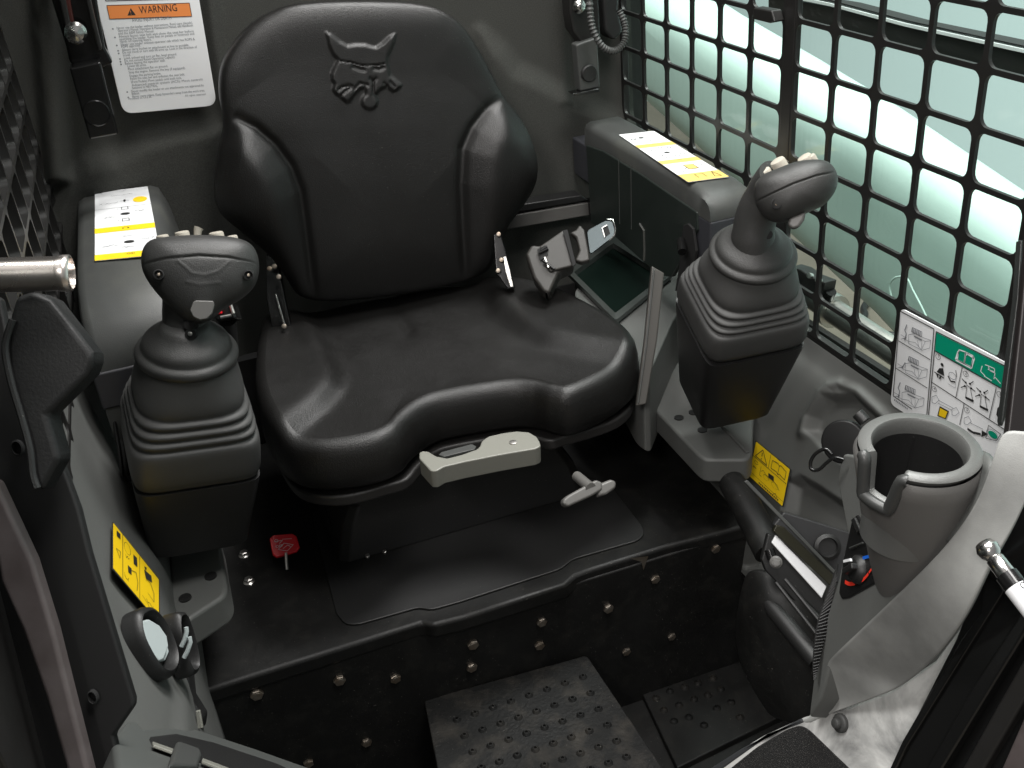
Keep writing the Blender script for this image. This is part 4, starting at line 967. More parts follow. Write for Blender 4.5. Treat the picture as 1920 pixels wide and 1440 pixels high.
def yellow_labels():
    # right
    A = at(1418, 828, x=.638); B = at(1481, 880, x=.638); D = at(1405, 892, x=.620); Cc = at(1467, 948, x=.620)
    pl = Plane.three(A, B, D); pl = Plane(tuple(pl.p+pl.n*.006), pl.n)
    A, B, Cc, D = pl(1418, 828), pl(1481, 880), pl(1467, 949), pl(1405, 892)
    Q = Quad(A, B, Cc, D)
    t = thing('caution_label', 'yellow caution label with triangle and manual symbols on the right console', 'label', D, 'yellow caution labels')
    bk = Quad(*[p-Q.n*.0004 for p in (pl(1417, 825.5), pl(1483.5, 880), pl(1468.5, 951.5), pl(1403, 893))]); bk.sheet('label_border', M['ink'], t, .002)
    Q.sheet('label_sheet', M['yellow'], t, .0015, .0005)
    k = MB(); h = .001
    Q.line(k, [(0, .40), (1, .40)], .0007, h); Q.line(k, [(.47, 0), (.47, .40)], .0007, h); Q.line(k, [(0, .86), (1, .88)], .0004, h)
    Q.line(k, [(.24, .06), (.42, .36), (.07, .36)], .0011, h, True); Q.line(k, [(.24, .14), (.245, .24)], .0016, h); Q.ell(k, .245, .31, .018, .014, h)
    Q.line(k, [(.54, .12), (.70, .08), (.74, .12), (.78, .08), (.94, .12), (.94, .34), (.78, .31), (.74, .35), (.70, .31), (.54, .34)], .0009, h, True); Q.line(k, [(.74, .12), (.74, .35)], .0008, h)
    Q.poly(k, [(.50, .50), (.66, .48), (.68, .60), (.52, .62)], h); Q.ring(k, .72, .68, .10, .07, .0006); Q.ring(k, .45, .68, .08, .06, .0006); Q.line(k, [(.30, .62), (.36, .55), (.44, .60), (.70, .60), (.86, .70)], .0006, h)
    Q.line(k, [(.06, .66), (.16, .66)], .0009, h); Q.line(k, [(.06, .66), (.10, .64)], .0008, h); Q.ring(k, .12, .52, .06, .04, .0006, 8)
    Q.line(k, [(.28, .50), (.28, .74), (.34, .74)], .0006, h); Q.line(k, [(.72, .92), (.78, .84), (.84, .92)], .0006, h)
    for i in range(12): Q.rect(k, .30+.05*i, .925, .335+.05*i, .965, h)
    k.build('black_print', M['ink'], t, smooth=False)
    # left
    pl = Plane.three(at(212, 980, x=-.139), at(212, 1065, x=-.139), at(298, 1110, x=-.114)); pl = Plane(tuple(pl.p+pl.n*.004), pl.n)
    Q = Quad(pl(212, 981), pl(297, 1087), pl(297, 1167), pl(212, 1066))
    t = thing('caution_label', 'long yellow caution label with boom diagrams on the left console', 'label', Q.c[3], 'yellow caution labels')
    Quad(*[p-Q.n*.0004 for p in (pl(210.5, 978), pl(299, 1086), pl(299.5, 1170), pl(210.5, 1067))]).sheet('label_border', M['ink'], t, .002)
    Q.sheet('label_sheet', M['yellow'], t, .0015, .0005)
    k = MB(); Q.line(k, [(.19, 0), (.19, 1)], .0008, h); Q.line(k, [(.56, 0), (.56, 1)], .0006, h)
    Q.ring(k, .30, .2, .07, .12, .0007); Q.poly(k, [(.42, .18), (.50, .16), (.51, .36), (.43, .38)], h); Q.line(k, [(.05, .52), (.14, .48), (.13, .64)], .0007, h, True)
    Q.poly(k, [(.06, .1), (.14, .08), (.14, .2), (.06, .22)], h); Q.poly(k, [(.66, .22), (.82, .16), (.84, .30), (.70, .38)], h); Q.poly(k, [(.66, .14), (.72, .10), (.70, .2)], h)
    Q.line(k, [(.7, .4), (.8, .36), (.88, .5), (.88, .7), (.74, .66)], .0008, h); Q.poly(k, [(.30, .58), (.38, .56), (.38, .70), (.31, .72)], h)
    Q.line(k, [(.38, .6), (.48, .52), (.52, .7), (.5, .9)], .0008, h); Q.line(k, [(.62, .86), (.74, .9), (.80, .98)], .0007, h); Q.scribble(k, .80, .84, .08, .04, 6, .0006, 3); Q.scribble(k, .28, .86, .05, .05, 6, .0006, 5); Q.scribble(k, .30, .4, .04, .04, 5, .0006, 8)
    k.build('black_print', M['ink'], t, smooth=False)
yellow_labels()

# instruction decal on the right screen
def decal():
    pl = PX(.698)
    Q = Quad(pl(1690, 577), pl(1921, 697), pl(1890, 895), pl(1671, 757))
    t = thing('instruction_decal', 'large white pictogram decal with green manual band fixed over the right mesh screen', 'decal', pl(1780, 800))
    c = rounded(Q.c, .008, 6); MB().prism(c, V(-.0012, 0, 0)).build('decal_sheet', M['white'], t, smooth=False)
    def uv(px, py):
        p = pl(px, py); u, v = .5, .5
        for _ in range(30):
            e = p-Q.m(u, v, 0); a = (Q.m(u+1e-3, v, 0)-Q.m(u, v, 0))/1e-3; b = (Q.m(u, v+1e-3, 0)-Q.m(u, v, 0))/1e-3
            du = np.linalg.lstsq(np.stack([a, b], 1), e, rcond=None)[0]; u += du[0]; v += du[1]
        return u, v
    H = .0018
    z = lambda x, y: uv(1640+x/4.8, 560+y/4.8)
    g = MB(); Q.poly(g, [z(567, 300), z(1330, 680), z(1300, 880), z(556, 462)], H); Q.ell(g, *z(1078, 1220), .035, .03, H+.0002); g.build('green_band', M['green'], t, smooth=False)
    k = MB(); ln = lambda pts, w=.0009, c=False: Q.line(k, [z(*p) for p in pts], w, H+.0003, c)
    ln([(243, 108), (548, 268), (480, 1080)], .0012); ln([(243, 108), (180, 870), (350, 990)], .0012); ln([(568, 292), (1330, 672)], .0012); ln([(568, 292), (495, 1090)], .0012)
    ln([(556, 465), (1300, 885)], .0012); ln([(228, 375), (515, 545)]); ln([(203, 620), (488, 800)]); ln([(525, 745), (1180, 1170)], .001); ln([(803, 612), (745, 885)]); ln([(1110, 795), (1045, 1075)]); ln([(820, 940), (780, 1130)])
    # seated figure
    Q.ell(k, *z(622, 590), .013, .016, H+.0003); Q.poly(k, [z(*p) for p in ((598, 620), (632, 622), (640, 690), (572, 655))], H+.0003)
    ln([(552, 655), (640, 712)], .0012); ln([(575, 672), (585, 705)], .0022); ln([(612, 690), (598, 718)], .0022); ln([(675, 690), (700, 740), (740, 745)], .0016); ln([(745, 640), (752, 700)], .0009)
    # joysticks with arrows
    for (cx, cy) in ((860, 800), (990, 880)):
        ln([(cx-15, cy-25), (cx-28, cy+90), (cx+40, cy+125), (cx+15, cy-5)], .0007, True); Q.poly(k, [z(*p) for p in ((cx-25, cy+75), (cx-30, cy+92), (cx+42, cy+128), (cx+48, cy+110))], H+.0002)
        for (a, b, c_, d) in ((-60, -85, -25, -50), (45, -60, 12, -38), (-70, -5, -32, -18), (60, 30, 25, 2)):
            ln([(cx+a, cy+b), (cx+c_, cy+d)], .0010); Q.ell(k, *z(cx+c_, cy+d), .009, .010, H+.0003, 8)
    ln([(850, 1165), (900, 1200), (970, 1215)], .0026); Q.poly(k, [z(*p) for p in ((980, 1180), (1040, 1215), (975, 1240))], H+.0003)
    ln([(1040, 1135), (1150, 1215), (1110, 1275), (1015, 1250)], .0007, True); Q.poly(k, [z(*p) for p in ((1190, 920), (1120, 980), (1110, 1040), (1150, 1110), (1200, 1060))], H+.0003)
    Q.poly(k, [z(*p) for p in ((600, 962), (685, 1008), (655, 1080), (578, 1050))], H+.0003)
    for i, p in enumerate(((585, 518), (835, 672), (1140, 857), (552, 810), (845, 1000))):
        Q.ring(k, *z(*p), .020, .024, .0005, 16, H+.0003); u, v = z(p[0], p[1]+8); Q.text(k, '12345'[i], u, v, .0055, align='c', h=H+.0003)
    k.build('black_print', M['ink'], t, smooth=False)
    y = MB(); Q.poly(y, [z(*p) for p in ((606, 978), (672, 1014), (650, 1070), (592, 1045))], H+.0006); y.build('yellow_print', M['yellow'], t, smooth=False)
    w_ = MB()
    Q.line(w_, [z(*p) for p in ((770, 470), (745, 545), (885, 620), (912, 530), (850, 490), (835, 500))], .0022, H+.0004); Q.line(w_, [z(*p) for p in ((775, 455), (835, 475), (820, 580), (760, 545))], .0012, H+.0004, True); Q.line(w_, [z(*p) for p in ((838, 478), (905, 510), (885, 610), (822, 580))], .0012, H+.0004, True)
    for pts in (((985, 600), (970, 650), (1010, 690)), ((1010, 590), (1040, 600), (1050, 640), (1100, 665), (1090, 720)), ((1040, 600), (1095, 625), (1095, 655), (1035, 630)), ((1000, 690), (1070, 735)), ((1090, 690), (1150, 760))): Q.line(w_, [z(*p) for p in pts], .0009, H+.0004)
    w_.build('white_print', M['white'], t, smooth=False)
    d = MB(); r = random.Random(5)
    for (cx, cy) in ((380, 330), (350, 590), (320, 850)):
        L_ = lambda pts, w__=.00055, c=False: Q.line(d, [z(cx+a, cy+b) for a, b in pts], w__, H+.0003, c)
        for i in range(6): L_([(-25+i*14, -75+i*7), (-30+i*14, -30+i*7)], .0012)
        L_([(-25, -75), (60, -35), (55, 10), (-35, -40)], .0007, True)
        L_([(-60, -10), (0, -20), (80, 20), (140, 40), (130, 110), (60, 130), (-60, 70), (-60, -10)]); L_([(-10, 0), (90, 50), (60, 120)]); L_([(-60, 50), (0, 60), (60, 130)]); L_([(90, 50), (140, 45)])
        L_([(-75, -100), (-95, -50), (-80, -20), (-95, 40)], .0014) if cy != 590 else L_([(-60, -20), (-90, 30)], .0014)
        L_([(-130, -10), (-80, 20), (-130, 30)]); L_([(-110, 20), (-60, 50)])
        L_([(-10, 5), (60, 40)], .0016)
        L_([(20, 40), (30, 100)]); L_([(60, 60), (55, 120)])
    for (cx, cy, sx) in ((560, 900, 1), (740, 1010, 1), (850, 1090, 1)):
        Q.line(d, [z(cx+a, cy+b) for a, b in ((-30, -20), (10, -35), (35, 10), (0, 40), (-30, 30))], .0006, H+.0003, True)
    Q.line(d, [z(590, 910), z(720, 980)], .0006, H+.0003); Q.line(d, [z(585, 935), z(710, 1000)], .0006, H+.0003); Q.line(d, [z(870, 1110), z(990, 1170)], .0006, H+.0003)
    Q.ring(d, *z(715, 690), .03, .03, .0006, 14, H+.0003); Q.ring(d, *z(1075, 1220), .045, .045, .0005, 16, H+.0005); Q.line(d, [z(675, 760), z(740, 800), z(745, 700)], .0004, H+.0003)
    for i in range(9): Q.line(d, [z(190+14*i, 905+9.5*i), z(199+14*i, 911+9.5*i)], .0022, H+.0003)
    d.build('line_drawings', M['inkg'], t, smooth=False)
decal()

# ================================================================ belts
def belts():
    t = thing('belt_buckle', 'grey seat belt buckle with bare steel tongue lying right of the seat', 'seat belt', at(1060, 500, d=1.42))
    pl = Plane(tuple(at(1060, 500, d=1.40)), nrm(V(-.25, -.6, .7)))
    gm = mat('warm_grey_plastic', (.03, .028, .025), .5, bump=(900, .3, .0005))
    slab('retractor_housing', gm, t, pl, ((985, 476), (996, 458), (1012, 460), (1062, 430), (1075, 498), (1048, 510), (1030, 550), (1018, 546), (1000, 520)), .03, bevel=.005)
    slab('buckle_body', gm, t, Plane(tuple(pl.p+pl.n*.004), pl.n), ((1010, 462), (1056, 430), (1060, 440), (1076, 498), (1044, 506), (1030, 510)), .02, bevel=.003)
    slab('webbing_guide', gm, t, Plane(tuple(pl.p+pl.n*.008), pl.n), ((1068, 436), (1080, 430), (1087, 420), (1096, 430), (1104, 470), (1106, 488), (1090, 492), (1078, 488), (1086, 470), (1080, 445)), .012, bevel=.003)
    tp = Plane(tuple(pl.p+pl.n*.002), pl.n)
    o_ = [(1100, 432), (1136, 413), (1148, 414), (1153, 430), (1152, 442), (1106, 478)]; i_ = [(1129, 428), (1139, 423), (1144, 438), (1133, 446)]
    MB().prism(rounded([tp(*p) for p in o_], .006), -tp.n*.003).build('steel_tongue', mat('tongue_steel', (.035, .045, .048), .35, metal=.6), t, bevel=.0008)
    slab('tongue_slot', M['void'], t, tp, i_, .001, bevel=0, lift=.0006)
    MB().tube([tp(*p)+tp.n*.001 for p in ((1138, 412), (1149, 413), (1154, 430), (1152, 442), (1142, 452))], .0011, 6).build('tongue_edge', M['chrome'], t)
    MB().tube([tp(*p)+tp.n*.001 for p in ((1134, 446), (1129, 428), (1138, 423))], .0010, 6).build('slot_edge', M['chrome'], t)
    for (a, b) in (((1015, 473), (1026, 466)), ((1012, 478), (1028, 470)), ((1019, 492), (1040, 508))): MB().tube([pl(*a)+pl.n*.006, pl(*b)+pl.n*.006], .0022, 8).build('webbing_stitch', M['gloss'], t)
    slab('webbing_slot', M['void'], t, Plane(tuple(pl.p+pl.n*.0048), pl.n), ((1007, 468), (1022, 460), (1028, 478), (1014, 488)), .001, bevel=0)
    MB().tube([pl(1022, 486)+pl.n*.006, pl(1029, 505)+pl.n*.006], .0016, 6).build('wire_clip', M['steel'], t)
    slab('webbing_fold', M['void'], t, Plane(tuple(pl.p+pl.n*.0085), pl.n), ((1055, 432), (1064, 430), (1080, 495), (1074, 500)), .002, bevel=.0005)
    t = thing('belt_latch', 'black seat belt latch with red release button behind the left joystick', 'seat belt', at(425, 600, d=1.3))
    pl = PD(1.27)
    slab('latch_body', M['gloss'], t, pl, ((396, 568), (434, 566), (444, 598), (404, 604)), .03, bevel=.004)
    slab('release_button', M['red'], t, PD(1.262), ((396, 575), (412, 573), (416, 588), (398, 590)), .006, bevel=.0015)
    MB().tube([PD(1.262)(431, 567), PD(1.262)(438, 588)], .0022, 8).build('metal_edge', M['steel'], t)
    MB().tube([PD(1.262)(414, 595), PD(1.262)(434, 591)], .002, 8).build('metal_edge', M['steel'], t)
    MB().tube([at(425, 600, d=1.29), at(430, 660, d=1.33)], .012, 12).build('latch_stalk', M['black'], t)
belts()

# ================================================================ left console
def console_left():
    t = thing('left_console', 'grey moulded side console curving down to the floor at the left', 'console', (-.13, .8, -.95))
    def sec(y):
        return [V(-.158, y, -.50), V(-.150, y, -.56), V(-.139, y, -.61), V(-.114, y, -.69), V(-.110, y, -.78), V(-.108, y, -.90), V(-.108, y, -1.02)]
    G = []
    for y in np.linspace(1.42, .50, 120):
        P = spline(sec(y), 12, False); idx = np.linspace(0, len(P)-1, 80); G.append([P[int(round(i))] for i in idx])
    G = relief(G, X_, [([(300, 980), (330, 980), (335, 1180), (330, 1420), (560, 1420), (560, 980)], .006, 10)])
    MB().grid(G).build('console_body', M['grey'], t, sharp=180)
    z = -.745
    pts = [(318, 1005), (330, 990), (410, 1000), (418, 1050), (427, 1100), (420, 1118), (336, 1172), (318, 1160)]
    MB().prism(rounded([at(*p, z=z) for p in pts], .008), V(0, 0, -.04)).build('joystick_shelf', M['grey'], t, bevel=.006, seg=4)
    for q in ((395, 1080), (347, 1121), (333, 1019), (383, 1012)): MB().lathe(at(*q, z=z+.001), Z_, [(.0070, -.004), (.0070, .0008), (.005, .001)], 22).build('hole_plug', M['black'], t)
    # rear vertical panel behind the joystick with screw holes
    pl = PX(-.128)
    slab('rear_panel', mat('rear_panel_plastic', (.05, .05, .047), .5), t, Plane(tuple(at(200, 800, d=1.2)), nrm(V(.75, -.55, .2))), ((158, 655), (235, 640), (250, 900), (262, 905), (270, 960), (150, 960), (145, 800)), .01, bevel=.002)
    for q in ((180, 777), (178, 930)):
        p = at(*q, d=1.19); MB().lathe(p, nrm(V(.75, -.55, .2)), [(.013, 0), (.013, .001), (.011, .0014), (.010, -.003)], 24, sx=1).build('screw_hole', M['black'], t)
    ln = [at(*p, d=1.15) for p in ((196, 665), (206, 720), (215, 790), (225, 850), (230, 895))]
    MB().tube(spline(ln, 4, False), .0022, 8).build('cover_edge', M['gloss'], t)
    slab('edge_cover', M['gloss'], t, PD(1.16), ((198, 662), (208, 662), (226, 760), (240, 850), (262, 902), (236, 904), (222, 840)), .01, bevel=.002)
    # vents
    pl = Plane.three(at(212, 1065, x=-.136), at(290, 1280, x=-.118), at(320, 1160, x=-.108))
    def vent(pts, cen, lab, vane, d0, nrmv):
        v = thing('air_vent', lab, 'air vent', at(*cen, d=d0), 'air vents')
        P0 = Plane(tuple(at(*cen, d=d0)), nrmv)
        O = spline([P0(*p) for p in pts], 6)
        c = O.mean(0); n_ = P0.n
        rings = [c+(O-c)*s_+n_*h for s_, h in ((1.0, -.006), (1.0, .006), (.95, .011), (.84, .013), (.76, .010), (.70, 0), (.1, -.001))]
        MB().loft([list(r) for r in rings], cap=True).build('vent_ring', M['black'], v, sharp=60)
        return v, P0
    v, P0 = vent([(238, 1160), (248, 1146), (266, 1144), (285, 1160), (305, 1195), (318, 1235), (316, 1264), (302, 1277), (282, 1268), (260, 1235), (243, 1198)], (278, 1210), 'round black air vent with broad pale vanes, front one on the left console', 0, .93, nrm(V(.93, -.3, .35)))
    q = Plane(tuple(P0.p+P0.n*.012), P0.n)
    a = slab('vane', M['vent'], v, q, ((266, 1164), (280, 1160), (300, 1172), (314, 1192), (317, 1212), (308, 1236), (300, 1240), (288, 1228), (272, 1196)), .006, bevel=.002, seg=4)
    slab('vane', M['vent'], v, Plane(tuple(P0.p+P0.n*.006), P0.n), ((287, 1229), (304, 1224), (313, 1205), (318, 1222), (311, 1238), (298, 1240)), .004, bevel=.0015)
    v, P0 = vent([(314, 1160), (318, 1151), (328, 1151), (335, 1165), (345, 1195), (354, 1235), (355, 1262), (346, 1272), (338, 1262), (326, 1225), (316, 1190)], (334, 1210), 'thin black air vent seen edge on with two slim pale vanes', 0, .985, nrm(V(.90, -.35, .25)))
    for s_ in (((340, 1212), (346, 1200), (350, 1184), (349, 1176)), ((345, 1233), (352, 1220), (357, 1204), (355, 1194))):
        MB().tube([at(*p, d=.962) for p in s_], .0022, 8).build('vane', M['vent'], v)
    # foot of the console and small items near the sill
    k = thing('kick_clip', 'black plastic clip with pale insert at the foot of the left console', 'clip', at(360, 1360, d=.98))
    slab('clip_body', M['black'], k, PD(1.02), ((352, 1250), (358, 1310), (380, 1345), (376, 1372), (340, 1355), (330, 1340), (340, 1300)), .02, bevel=.003)
    slab('pale_insert', M['light'], k, PD(1.0), ((366, 1334), (374, 1332), (380, 1366), (370, 1368)), .004, bevel=.001)
    s = thing('door_sill', 'grey plastic door sill strip with a black clip across the lower left', 'sill', at(450, 1420, d=.95))
    pl = Plane.three(at(240, 1345, d=.86), at(640, 1470, d=.92), at(380, 1380, d=.93))
    slab('sill_strip', mat('sill_plastic', (.075, .08, .076), .45), s, pl, ((212, 1382), (248, 1340), (270, 1366), (345, 1362), (380, 1372), (480, 1405), (640, 1462), (640, 1500), (230, 1500)), .02, bevel=.004)
    slab('sill_groove', M['black'], s, Plane(tuple(pl.p+pl.n*.002), pl.n), ((282, 1382), (330, 1376), (400, 1392), (520, 1432), (600, 1470), (560, 1480), (400, 1432), (330, 1412), (290, 1400)), .002, bevel=0)
    slab('sill_clip', M['arm'], s, Plane(tuple(pl.p+pl.n*.008), pl.n), ((332, 1388), (378, 1404), (380, 1412), (372, 1434), (318, 1430), (322, 1418)), .01, bevel=.003)
    slab('bright_rod', M['light'], s, Plane(tuple(pl.p+pl.n*.004), pl.n), ((286, 1390), (326, 1404), (324, 1409), (288, 1396)), .002, bevel=.0006)
    slab('bright_rod', M['light'], s, Plane(tuple(pl.p+pl.n*.004), pl.n), ((380, 1421), (430, 1440), (428, 1445), (379, 1426)), .002, bevel=.0006)
console_left()

# ================================================================ left foreground: door pillar, trim, grab bar
def door_left():
    t = thing('door_pillar', 'dark blurred door pillar with mauve worn edges at the left foreground', 'door pillar', at(150, 1400, d=.62))
    pl = Plane.three(at(0, 600, d=.62), at(200, 1440, d=.66), at(0, 1400, d=.60))
    slab('pillar', mat('pillar_paint', (.010, .0098, .0098), .6, spec=.3), t, PD(.64), ((-80, 520), (0, 560), (36, 740), (112, 860), (147, 955), (167, 1037), (250, 1312), (250, 1325), (212, 1380), (240, 1500), (-80, 1500)), .008, bevel=.002)
    slab('worn_edge', M['mauve'], t, PD(.615), ((-30, 900), (-10, 900), (60, 1050), (100, 1180), (180, 1500), (140, 1500), (85, 1310), (40, 1180), (0, 1090)), .012, bevel=.004)
    slab('worn_edge', M['mauve'], t, PD(.62), ((-30, 1210), (-10, 1225), (22, 1310), (70, 1500), (50, 1500), (0, 1320), (-30, 1260)), .008, bevel=.003)
    slab('pale_edge', M['lever'], t, PD(.628), ((-40, 1280), (0, 1300), (36, 1400), (56, 1500), (-40, 1500)), .006, bevel=.002)
    for q, r in (((33, 840), .0052), ((174, 1307), .0045)):
        MB().lathe(at(*q, d=.636), -Fw, [(r, -.002), (r, .0012), (r*.8, .0016), (r*.7, -.002)], 20, sx=.7).build('plug', M['void'], t)
    h = thing('door_handle_trim', 'black moulded angular door trim in front of the left screen', 'door trim', at(90, 750, d=.6))
    pl = PD(.60)
    slab('trim_panel', M['arm'], h, pl, ((28, 555), (60, 545), (95, 560), (172, 660), (176, 672), (165, 702), (88, 778), (112, 860), (75, 925), (62, 900), (52, 838), (15, 712), (10, 640), (18, 590)), .02, bevel=.006, seg=4).data.materials[0] = mat('trim_black', (.010, .010, .0103), .55, spec=.3, bump=(500, .3, .0008), noise=(40, (.015, .015, .015), .4, .7))
    MB().tube(spline([PD(.597)(*p) for p in ((24, 600), (10, 650), (20, 712), (40, 780), (56, 840), (62, 890), (70, 915))], 5, False), .0022, 8).build('trim_bead', M['black'], h)
    b = thing('grab_bar', 'bright steel grab bar end entering from the left edge', 'grab bar', at(60, 515, d=.58))
    a0 = at(-80, 518, d=.575); a1 = at(132, 512, d=.585)
    ax = nrm(a1-a0); L = np.linalg.norm(a1-a0)
    MB().lathe(a0, ax, [(.0098, 0), (.0098, L-.007), (.0102, L-.006), (.0106, L-.003), (.0104, L), (.0088, L+.0008), (.0082, L-.003), (.002, L-.003)], 40, xd=V(0, 0, 1)).build('tube', mat('satin_tube', (.72, .66, .62), .22, metal=1, rvar=.1), b, sharp=60)
door_left()

# ================================================================ right lower area
def lower_right():
    t = thing('pedal_pod', 'black moulded pod with raised ridge at the right of the footwell', 'panel', at(1450, 1200, d=1.15))
    dsc = [[(1395, 1080, 1.17), (1410, 1066, 1.16), (1440, 1068, 1.15), (1470, 1085, 1.14), (1545, 1165, 1.09), (1560, 1190, 1.07)],
           [(1385, 1130, 1.19), (1400, 1118, 1.16), (1432, 1120, 1.13), (1468, 1150, 1.12), (1535, 1225, 1.09), (1550, 1240, 1.07)],
           [(1375, 1180, 1.21), (1386, 1170, 1.18), (1415, 1180, 1.15), (1450, 1210, 1.13), (1530, 1275, 1.10), (1540, 1290, 1.08)],
           [(1385, 1250, 1.21), (1400, 1255, 1.19), (1430, 1270, 1.16), (1460, 1285, 1.14), (1510, 1320, 1.11), (1525, 1335, 1.09)],
           [(1440, 1340, 1.19), (1450, 1345, 1.18), (1465, 1350, 1.16), (1480, 1355, 1.14), (1500, 1360, 1.12), (1515, 1365, 1.10)]]
    MB().grid([[at(a, b, d=c) for a, b, c in r] for r in dsc]).build('pod_shell', M['box'], t, sub=3, solid=.008)
    for a, b, r_ in (((1455, 1092), (1530, 1188), .0022), ((1472, 1086), (1538, 1166), .0022)):
        MB().tube([at(*a, d=1.112), at(*b, d=1.085)], r_, 8).build('pod_ridge', M['black'], t)
    MB().tube([at(1436, 1124, d=1.145), at(1452, 1142, d=1.135), at(1532, 1240, d=1.088)], [.006, .0105, .0105], 20).build('pod_ridge', M['black'], t)
    k = thing('side_channel', 'black side channel with white strip and hex bolt at the right of the floor box', 'channel', at(1500, 1080, d=1.12))
    pl = PD(1.12)
    slab('bracket', M['black'], k, pl, ((1440, 1000), (1452, 1004), (1548, 1112), (1540, 1180), (1436, 1070), (1428, 1050)), .01, bevel=.002)
    slab('white_strip', M['white'], k, PD(1.114), ((1455, 1003), (1550, 1100), (1541, 1122), (1447, 1018)), .004, bevel=.001)
    slab('rail', mat('olive_rail', (.018, .017, .010), .3), k, PD(1.11), ((1455, 985), (1470, 988), (1565, 1080), (1558, 1100), (1462, 1008), (1450, 996)), .006, bevel=.001)
    slab('rail_lip', M['arm'], k, PD(1.108), ((1395, 903), (1402, 900), (1568, 1072), (1563, 1076)), .004, bevel=.001)
    p = PD(1.108)(1455, 1054); hexbolt(p, -Fw+V(-.3, 0, .2), .0050, k, M['lever'])
    slab('recess_wall', mat('recess_black', (.02, .02, .021), .5), k, PD(1.16), ((1470, 960), (1600, 1000), (1590, 1100), (1560, 1090), (1450, 985)), .01, bevel=.002)
    MB().lathe(PD(1.155)(1550, 1025), -Fw, [(.015, 0), (.015, .004), (.011, .006), (.010, .002)], 24).build('drain_boss', M['black'], k)
    r = thing('pivot_tube', 'thick black rubber covered tube beside the front right corner of the floor box', 'tube', at(1420, 990, d=1.15))
    MB().tube([at(1372, 905, d=1.25), at(1392, 935, d=1.22), at(1444, 1036, d=1.165)], [.016, .018, .018], 32).build('tube_body', M['box'], r)
    MB().tube([at(1442, 1030, d=1.12), at(1448, 1048, d=1.118)], .0055, 12).build('end_clip', M['gloss'], r)
    # anti slip step, sill, button
    s = thing('entry_sill', 'glossy black steel entry sill with dust and painted white glare at the lower right', 'sill', at(1650, 1400, d=1.0))
    sp = Plane.three(at(1505, 1350, d=1.052), at(1800, 1160, d=.90), at(1700, 1440, d=.93))
    slab('sill_plate', M['glaregloss'], s, sp, ((1505, 1344), (1590, 1324), (1668, 1294), (1752, 1238), (1800, 1175), (1830, 1110), (1846, 1060), (1880, 1010), (1930, 960), (1930, 1120), (1790, 1260), (1640, 1500), (1250, 1520), (1330, 1440), (1430, 1378)), .02, bevel=.004)
    slab('sill_edge', mat('sill_edge_paint', (.05, .052, .055), .3), s, Plane(tuple(sp.p+sp.n*.001), sp.n), ((1500, 1346), (1512, 1354), (1440, 1382), (1400, 1410), (1330, 1460), (1300, 1460), (1390, 1402)), .01, bevel=.003)
    g_ = thing('grip_mat', 'black gritty anti slip patch on the lower right entry sill', 'grip mat', at(1500, 1420, d=.97))
    slab('mat_sheet', M['grit'], g_, Plane(tuple(sp.p+sp.n*.003), sp.n), rounded([(1360, 1448), (1420, 1400), (1478, 1366), (1500, 1360), (1515, 1368), (1600, 1450), (1610, 1500), (1330, 1500)], 12), .002, bevel=.0005)
    b = thing('rubber_stop', 'round grey rubber stop button on the entry sill', 'rubber stop', at(1579, 1356, d=.98))
    p = Plane(tuple(sp.p), sp.n)(1578, 1356); MB().lathe(p, sp.n, [(.0092, 0), (.0092, .003), (.0078, .0045), (.0050, .0048), (.0048, .009), (.0038, .0098)], 32).build('stop_body', M['rubber'], b, sharp=50)
    f = thing('door_frame', 'ribbed glossy black door frame running up the right foreground', 'door frame', at(1850, 1300, d=.75))
    fp = Plane.three(at(1830, 1080, d=.84), at(1650, 1440, d=.93), at(1920, 1440, d=.80))
    def rib(pts, lift, m_, nm='rib', th=.012, bv=.003): slab(nm, m_, f, Plane(tuple(fp.p+fp.n*lift), fp.n), pts, th, bevel=bv)
    rib(((1846, 1055), (1905, 990), (1990, 960), (2000, 1500), (1640, 1500), (1672, 1430), (1790, 1200)), .0, M['gloss'], 'frame_plate')
    rib(((1846, 1070), (1870, 1060), (1882, 1110), (1800, 1240), (1700, 1400), (1650, 1500), (1640, 1500), (1690, 1390), (1800, 1200), (1836, 1150)), .004, M['gloss'])
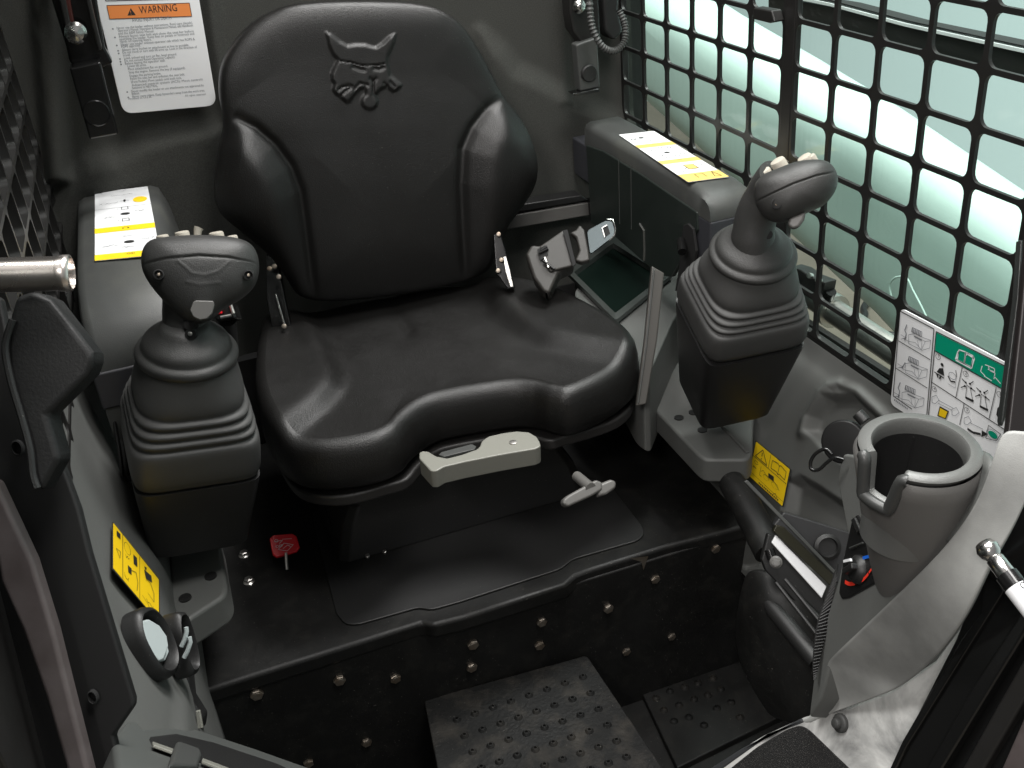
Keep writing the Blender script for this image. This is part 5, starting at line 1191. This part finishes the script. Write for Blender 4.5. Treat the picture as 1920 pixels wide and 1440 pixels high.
    rib(((1930, 1120), (1945, 1150), (1730, 1500), (1700, 1500), (1820, 1290)), .012, M['gloss'], 'rib')
    rib(((1950, 1180), (1970, 1230), (1810, 1500), (1770, 1500), (1870, 1320)), .008, M['frame'], 'rib')
    rib(((1830, 990), (1930, 900), (1960, 1100), (1880, 1110), (1834, 1060)), .006, M['gloss'], 'corner_gusset')
    rib(((1925, 1330), (1990, 1300), (1990, 1500), (1850, 1500)), .014, M['mauve'], 'worn_pad')
    pp = thing('front_pillar', 'dark brown black front pillar at the right edge above the console', 'pillar', at(1900, 780, d=.77))
    slab('pillar', mat('pillar_brown', (.012, .0095, .0095), .4), pp, PD(.775), ((1932, 395), (1975, 380), (1975, 830), (1888, 822), (1892, 790), (1913, 600)), .008, bevel=.002)
    slab('seal_strip', mat('pillar_seal', (.03, .033, .032), .25), pp, PD(.795), ((1907, 560), (1914, 450), (1918, 450), (1912, 590), (1890, 770), (1880, 800), (1878, 790)), .008, bevel=.002)
    q = thing('gas_strut', 'bright steel gas strut ball end with white printed sleeve at the right edge', 'gas strut', at(1870, 1050, d=.72))
    A = at(1853, 1031, d=.725); B = at(1888, 1078, d=.712); C_ = at(1990, 1210, d=.68)
    a = nrm(B-A)
    MB().lathe(A-a*.007, a, [(.002, .0), (.0062, .0015), (.0082, .006), (.0072, .011), (.0050, .0135), (.0064, .015), (.0066, .028), (.0058, .030)], 28).build('ball_end', M['chrome'], q, sharp=60)
    MB().tube([A+a*.021, A+a*.031], .0078, 24).build('black_collar', M['gloss'], q)
    MB().tube([A+a*.031, C_], .0082, 28).build('sleeve', M['white'], q)
    sl = Quad(*[at(x, y, d=.7) for x, y in ((1893, 1087), (1912, 1070), (1960, 1130), (1935, 1150))]); k2 = MB()
    n_ = -Fw
    sl.n = n_
    sl.line(k2, [(.3, .05), (.7, .1), (.6, .3), (.8, .5)], .0008, .004); sl.ring(k2, .45, .25, .15, .08, .0007, 14, .004); sl.line(k2, [(.2, .5), (.5, .45), (.4, .7)], .0008, .004)
    k2.build('sleeve_print', M['ink'], q, smooth=False)
lower_right()
